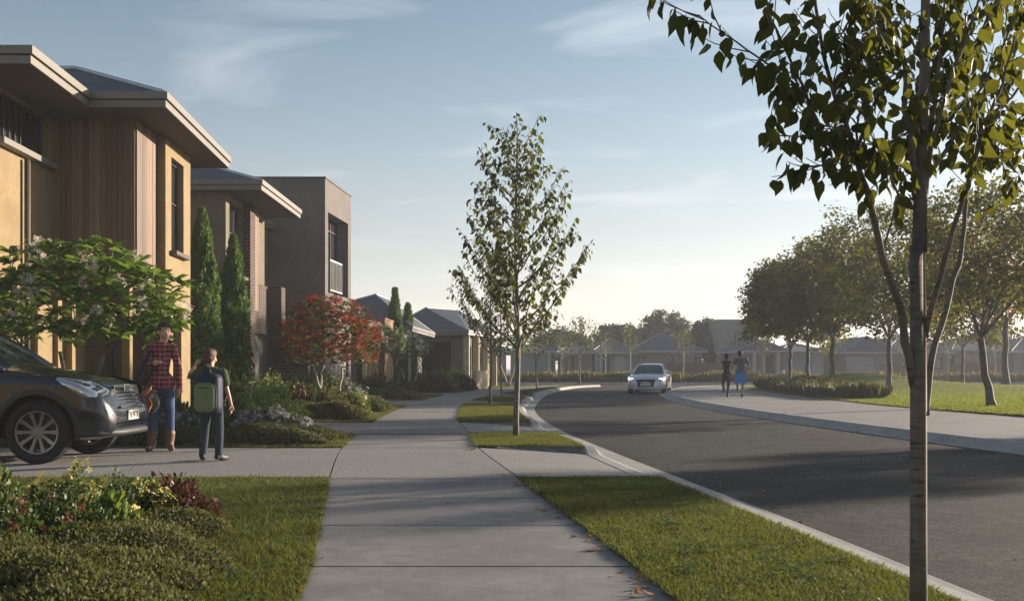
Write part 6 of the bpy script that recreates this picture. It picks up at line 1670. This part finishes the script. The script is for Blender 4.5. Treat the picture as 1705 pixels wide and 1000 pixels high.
def person(loc, rz, label, J, s, skin, top, bottom, shoes, hairm, hairkind, yaw, sleeve='long', legcut='long', vox=.0075, group=None, bootz=None, fem=False):
    E = empty('person', loc, rz, label, 'person', group)
    V3 = lambda k: Vector(J[k])
    hs, ex = head(E, J['head'], s*1.0, yaw, hairm, skin, hairkind, vox=max(vox,.006))
    sh = (V3('shl')+V3('shr'))/2; hp = (V3('hipl')+V3('hipr'))/2; chest = sh.lerp(hp,.30); waist = sh.lerp(hp,.66); sw = (V3('shl')-V3('shr')).length/2
    torso = [([sh+Vector((0,0,.02)), chest, waist, hp], [(sw*.70,.070*s),(sw*(.80 if fem else .86),.102*s),(sw*(.62 if fem else .70),.082*s),(sw*(.86 if fem else .82),.100*s)]), ([V3('shr'),sh,V3('shl')], [.052*s,.062*s,.052*s])]
    neck = [([sh+Vector((0,0,.0)), V3('head')+Vector((0,.015,-.06*s))], [.055*s,.050*s])]
    arms = []; hands = []; legs = []; feet = []
    for k in 'lr':
        a, b_, c = V3('sh'+k), V3('el'+k), V3('wr'+k)
        arms.append(([a, a.lerp(b_,.5), b_, b_.lerp(c,.35), c], [.046*s,.039*s,.033*s,.033*s,.023*s]))
        d = J.get('hd'+k, tuple(c-b_)); hands += hand(c, d, J.get('pn'+k,(0,-.4,0)), s, J.get('curl',.45), 1 if k == 'l' else -1)
        a, b_, c = V3('hip'+k), V3('kn'+k), V3('an'+k)
        legs.append(([a, a.lerp(b_,.4), b_, b_.lerp(c,.35), c], [.076*s,.072*s,.050*s,.052*s,.036*s]))
        t = V3('toe'+k); feet.append(([c+Vector((0,0,-.01)), (c+t)/2+Vector((0,0,-.012)), t], [.038*s,(.040*s,.034*s),(.036*s,.024*s)])); feet.append(([c+(c-t).normalized()*.03+Vector((0,0,-.03*s)), c+Vector((0,0,-.02*s))], [.032*s,.034*s]))
    solid('body', hs+torso+neck+arms+hands+legs+feet, skin, E, vox, 0, 5)
    ex()
    # clothes
    upper = torso + ([([q[0][0], q[0][1], q[0][2], q[0][3], q[0][4]], [r_*1.06 for r_ in q[1]]) for q in arms] if sleeve == 'long' else [([q[0][0], q[0][0].lerp(q[0][2],.62)], [.060*s,.056*s]) for q in arms] if sleeve == 'short' else [])
    hem = hp.z-(.07 if sleeve == 'long' else .02)*s
    lower_t = [([hp+Vector((0,0,.03)), hp+Vector((0,0,-.06))], [(sw*1.12,.122*s),(sw*1.24,.132*s)])]
    solid('shirt' if sleeve != 'none' else 'running_top', upper+(lower_t if sleeve != 'none' else []), top, E, vox, .008, 4, lambda p: (p-sh).z > .075*s and abs((p-sh).x) < .06*s or (sleeve != 'none' and p.z < hem and abs(p.x-hp.x) < sw*1.3))
    lg = [(q[0] if legcut != 'short' else [q[0][0], q[0][1], q[0][0].lerp(q[0][2],.85)], ([.080*s,.078*s,.060*s,.060*s,.050*s] if legcut == 'long' else [.089*s,.077*s,.055*s,.057*s,.040*s] if legcut == 'tight' else [.098*s,.094*s,.088*s])) for q in legs]
    hipseg = [([hp+Vector((0,0,.05*s)), hp+Vector((0,0,-.05*s))], [(sw*.70,.092*s),(sw*.80,.102*s)])]
    solid({'long':'jeans','short':'shorts','tight':'leggings'}[legcut], hipseg+lg, bottom, E, vox, .004 if legcut != 'short' else .012, 4)
    for k, (f1, f2) in zip('lr', (feet[0:2], feet[2:4])):
        seg = [([q for q in f1[0]], [((q[0]+.006,q[1]+.006) if isinstance(q,tuple) else q+.006) for q in f1[1]]), (f2[0], [r_+.006 for r_ in f2[1]])]
        if bootz: c = V3('an'+k); kk = V3('kn'+k); seg.append(([c, c.lerp(kk, .25), c.lerp(kk, bootz)], [.052*s,.062*s,.070*s]))
        so = solid('shoe' if not bootz else 'boot', seg, shoes, E, vox, .004, 3)
    return E
# woman
JW = dict(head=(.035,-.01,1.565), shl=(.142,.0,1.365), shr=(-.142,.0,1.365), ell=(.215,.02,1.085), elr=(-.235,-.02,1.105), wrl=(.235,-.05,.845), wrr=(-.105,-.17,1.155),
     hdl=(.0,-.05,-1), hdr=(1,-.15,.35), pnl=(-1,0,0), pnr=(0,.3,-1), hipl=(.078,0,.90), hipr=(-.078,0,.90), knl=(.105,-.03,.49), knr=(-.10,-.015,.49), anl=(.10,.01,.085), anr=(-.13,.02,.085), toel=(.135,-.135,.035), toer=(-.155,-.125,.035), curl=.5)
WX, WY = -4.66, 13.62
EW = person((WX,WY,0), R(14), 'smiling woman in a red plaid shirt, jeans and brown boots standing beside the car', JW, 1.0, 'skin', 'plaid', 'denim', 'boot', 'hair_dark', 'tied', R(28), vox=.007, bootz=.36, fem=True)
mb = MB(); [mb.ball((.0+.002*i,-.125-.004*(i%2),1.27-i*.075), (.006,.004,.006), 8, 6) for i in range(5)]; mb.build('buttons', M['plate'], EW, smooth=True)
# duffel bag hanging from her shoulder
B = empty('duffel_bag', (WX-.16,WY-.20,0), 0, 'black duffel bag with orange chevrons hanging from the shoulder of the woman', 'bag')
mb = MB(); mb.tube([(-.26,.10,.68),(-.20,.06,.69),(-.0,-.02,.68),(.12,-.06,.66),(.17,-.07,.66)], [(.09,.09),(.15,.17),(.17,.20),(.16,.20),(.08,.1)], 16); bb = mb.build('bag_body', M['charcoal'], B, smooth=True)
mb = MB(); mb.tube([(-.12,-.02,.84),(-.05,-.01,1.05),(.02,.05,1.24),(.055,.16,1.415),(.06,.26,1.40),(.03,.33,1.2),(-.05,.28,.9)], [(.022,.006)]*7, 8); mb.build('strap', M['navy'], B, smooth=True)
mb = MB(); mb.tube([(-.12,-.1,.80),(-.04,-.16,.93),(.08,-.17,.93),(.14,-.15,.80)], [(.014,.006)]*4, 8); mb.build('handle', M['navy'], B, smooth=True)
mb = MB()
for (cx, cz) in ((.075,.78),(.125,.60)):
    for k in (-1,1):
        q = [(cx-.09*(k<0),0,cz+k*.0),]
    P_ = [(cx-.09,cz+.085),(cx-.02,cz+.01),(cx+.045,cz+.10),(cx+.075,cz+.035),(cx-.015,cz-.08),(cx-.10,cz+.0)]
    def yb(x, z): 
        t = (x+.26)/.53; cy = .10-.19*t; h = max(0,1-((z-.675)/.185)**2); return cy-.215*math.sqrt(h)-.012
    mb.add([(x,yb(x,z)-.006,z) for x,z in P_]+[(x,yb(x,z)+.03,z) for x,z in P_], [(5,4,1,0),(4,3,2,1),(6,7,10,11),(7,8,9,10),(0,1,7,6),(1,2,8,7),(2,3,9,8),(3,4,10,9),(4,5,11,10),(5,0,6,11)])
mb.build('orange_chevron', M['orange'], B)
# boy, seen from behind
BS = .80
JB = dict(head=(-.01,0,1.215), shl=(.145,0,1.045), shr=(-.145,0,1.045), ell=(.205,.02,.84), elr=(-.27,.05,.985), wrl=(.235,-.03,.66), wrr=(-.165,.06,1.14), hdl=(.1,-.1,-1), hdr=(.6,-.1,.8), pnl=(-1,0,0), pnr=(.6,0,-.6),
     hipl=(.07,0,.66), hipr=(-.07,0,.66), knl=(.09,-.02,.36), knr=(-.09,-.02,.36), anl=(.10,.015,.07), anr=(-.10,.015,.07), toel=(.14,-.11,.03), toer=(-.15,-.11,.03), curl=.5)
# the figure is built facing -Y, so it is turned round: mirror left/right
JB2 = {k: (tuple((-v[0],v[1],v[2])) if isinstance(v, tuple) else v) for k, v in JB.items()}
EB = person((-3.56,12.12,0), R(180)-R(8), 'boy in an olive t-shirt and dark jeans seen from behind, hand raised to his ear', JB2, BS, 'skin', 'olive_shirt', 'denim_d', 'shoe', 'hair_red', 'short', R(-14), sleeve='short', vox=.0065)
BP = empty('backpack', (-3.55,11.96,0), R(-6), 'navy backpack with a green striped front panel on the back of the boy', 'backpack')
mb = MB()
def rr_poly(w_, h, r_, n=6, cz=0):
    out_ = []
    for (sx, sz, a0) in ((1,1,0),(-1,1,90),(-1,-1,180),(1,-1,270)):
        for i in range(n+1):
            a = R(a0+90*i/n); out_.append((sx*(w_-r_)+r_*math.cos(a), cz+sz*(h-r_)+r_*math.sin(a)))
    return out_
def pad(mb, layers):            # layers: (w, h, r, y, cz)
    k = None; n0 = len(mb.v); vs = []
    for (w_, h, r_, y, cz) in layers:
        pl = rr_poly(w_, h, r_, 6, cz); k = len(pl); vs += [(x, y, z) for x, z in pl]
    fs = [(i*k+j,(i+1)*k+j,(i+1)*k+(j+1)%k,i*k+(j+1)%k) for i in range(len(layers)-1) for j in range(k)] + [tuple(range(k)), tuple((len(layers)-1)*k+j for j in range(k-1,-1,-1))]
    mb.add(vs, fs)
pad(mb, [(.13,.22,.08,.10,.80),(.165,.245,.09,.07,.80),(.172,.25,.09,-.02,.80),(.16,.235,.085,-.075,.79),(.13,.20,.08,-.095,.78)]); BP.scale = (.93,1,.95); BP.location.z = .04
bp = mb.build('bag_body', M['navy'], BP, smooth=True, weld=True)
mb = MB(); pad(mb, [(.135,.175,.075,-.06,.755),(.142,.182,.075,-.10,.755),(.130,.170,.07,-.128,.755),(.105,.145,.06,-.140,.755)]); fp = mb.build('front_pocket', M['greenstripe'], BP, smooth=True, weld=True)
mb = MB(); pl = rr_poly(.143,.184,.076,6,.755); mb.tube([(x,-.10,z) for x,z in pl]+[(pl[0][0],-.10,pl[0][1])], .010, 6); mb.build('piping', M['navy'], fp, smooth=True)
mb = MB(); mb.tube([(-.07,-.143,.872),(0,-.148,.878),(.07,-.143,.872)], .005, 6); mb.build('zip', M['black'], fp, smooth=True)
mb = MB(); mb.tube([(-.05,-.02,1.035),(-.04,-.04,1.10),(.0,-.045,1.125),(.04,-.04,1.10),(.05,-.02,1.035)], .009, 6); mb.build('handle', M['black'], BP, smooth=True)
for k in (-1,1):
    mb = MB(); mb.tube([(k*.085,.06,1.02),(k*.10,.11,1.105),(k*.115,.22,1.10),(k*.12,.29,.98),(k*.12,.27,.80),(k*.14,.12,.66),(k*.14,.08,.62)], [(.024,.008)]*7, 8); mb.build('shoulder_strap', M['navy'], BP, smooth=True)
# joggers
JR = dict(head=(.0,-.03,1.50), shl=(.155,0,1.31), shr=(-.155,0,1.31), ell=(.24,.13,1.10), elr=(-.21,.03,1.09), wrl=(.24,-.06,1.14), wrr=(-.20,-.19,1.17), hdl=(0,-1,.3), hdr=(0,-1,.3), pnl=(-1,0,0), pnr=(1,0,0),
     hipl=(.08,0,.86), hipr=(-.08,0,.86), knl=(.09,-.05,.46), knr=(-.11,-.06,.48), anl=(.05,.01,.07), anr=(-.15,.26,.33), toel=(.07,-.12,.03), toer=(-.17,.31,.20), curl=1.0)
JR2 = {k: (tuple((-v[0],v[1],v[2])) if isinstance(v, tuple) else v) for k, v in JR.items()}
person((8.12,38.8,0), R(180), 'woman jogging away in a dark top and printed leggings, hair in a ponytail', JR2, .97, 'skin2', 'charcoal', 'print', 'shoe', 'hair_dark', 'pony', 0, sleeve='none', legcut='tight', vox=.013, fem=True, group='joggers on the park path')
JM = dict(head=(-.04,-.05,1.62), shl=(.19,0,1.42), shr=(-.19,0,1.42), ell=(.30,.12,1.18), elr=(-.27,-.06,1.19), wrl=(.25,-.05,1.03), wrr=(-.20,-.26,1.20), hdl=(0,-1,-.2), hdr=(0,-1,.3), pnl=(-1,0,0), pnr=(1,0,0),
     hipl=(.09,0,.93), hipr=(-.09,0,.93), knl=(.09,-.04,.50), knr=(-.15,.02,.50), anl=(.04,.04,.07), anr=(-.21,.38,.42), toel=(.04,-.10,.03), toer=(-.22,.45,.28), curl=1.0)
JM2 = {k: (tuple((-v[0],v[1],v[2])) if isinstance(v, tuple) else v) for k, v in JM.items()}
person((8.72,39.0,0), R(180), 'man jogging away in a grey t-shirt and bright blue shorts', JM2, 1.03, 'skin2', 'greyt', 'bluesh', 'shoe', 'hair_dark', 'short', R(10), sleeve='short', legcut='short', vox=.013, group='joggers on the park path')

# ================================================================ BEHIND THE CAMERA (unseen houses and trees added to dim the sky fill)
for (src, dy, dx, lab) in ((H1,-23.5,0.3,'unseen copy of the nearest house added behind the camera to dim fill light'),(H3,-47,-1.5,'unseen copy of the box house added farther back to dim fill light')):
    c = copy_tree(src); c.location = (src.location.x+dx, src.location.y+dy, 0); c['label'] = lab; c['group'] = 'unseen houses added behind the camera'
for i,(x,y,h,r_) in enumerate(((4.5,-17,8.0,3.3),(15.5,-20,8.4,3.6))):
    park_tree((x,y,0), h, r_, 1.9, 300+i, ('unseen tree added behind the camera to dim fill light','unseen broad tree added far behind the camera to dim fill light')[i], tr=.13, leaf=.26, nl=22, group='unseen trees added behind the camera')
# ================================================================ HAZE
mb = MB(); mb.box(-950, 1150, -120, 1550, -1.2, 10.6)
hz = mb.build('haze', None) if False else None
me = mb.mesh('haze'); hz = bpy.data.objects.new('haze', me); COL.objects.link(hz)
m = bpy.data.materials.new('haze air'); m.use_nodes = True; nt = m.node_tree; nt.nodes.clear()
o_ = nt.nodes.new('ShaderNodeOutputMaterial'); pv = nt.nodes.new('ShaderNodeVolumePrincipled')
pv.inputs['Color'].default_value = (0.80, 0.82, 0.90, 1); pv.inputs['Density'].default_value = 0.0012; pv.inputs['Anisotropy'].default_value = 0.1
nt.links.new(pv.outputs[0], o_.inputs['Volume'])
me.materials.append(m)
tag(hz, None, None, None, 'stuff')
hz.display_type = 'WIRE'
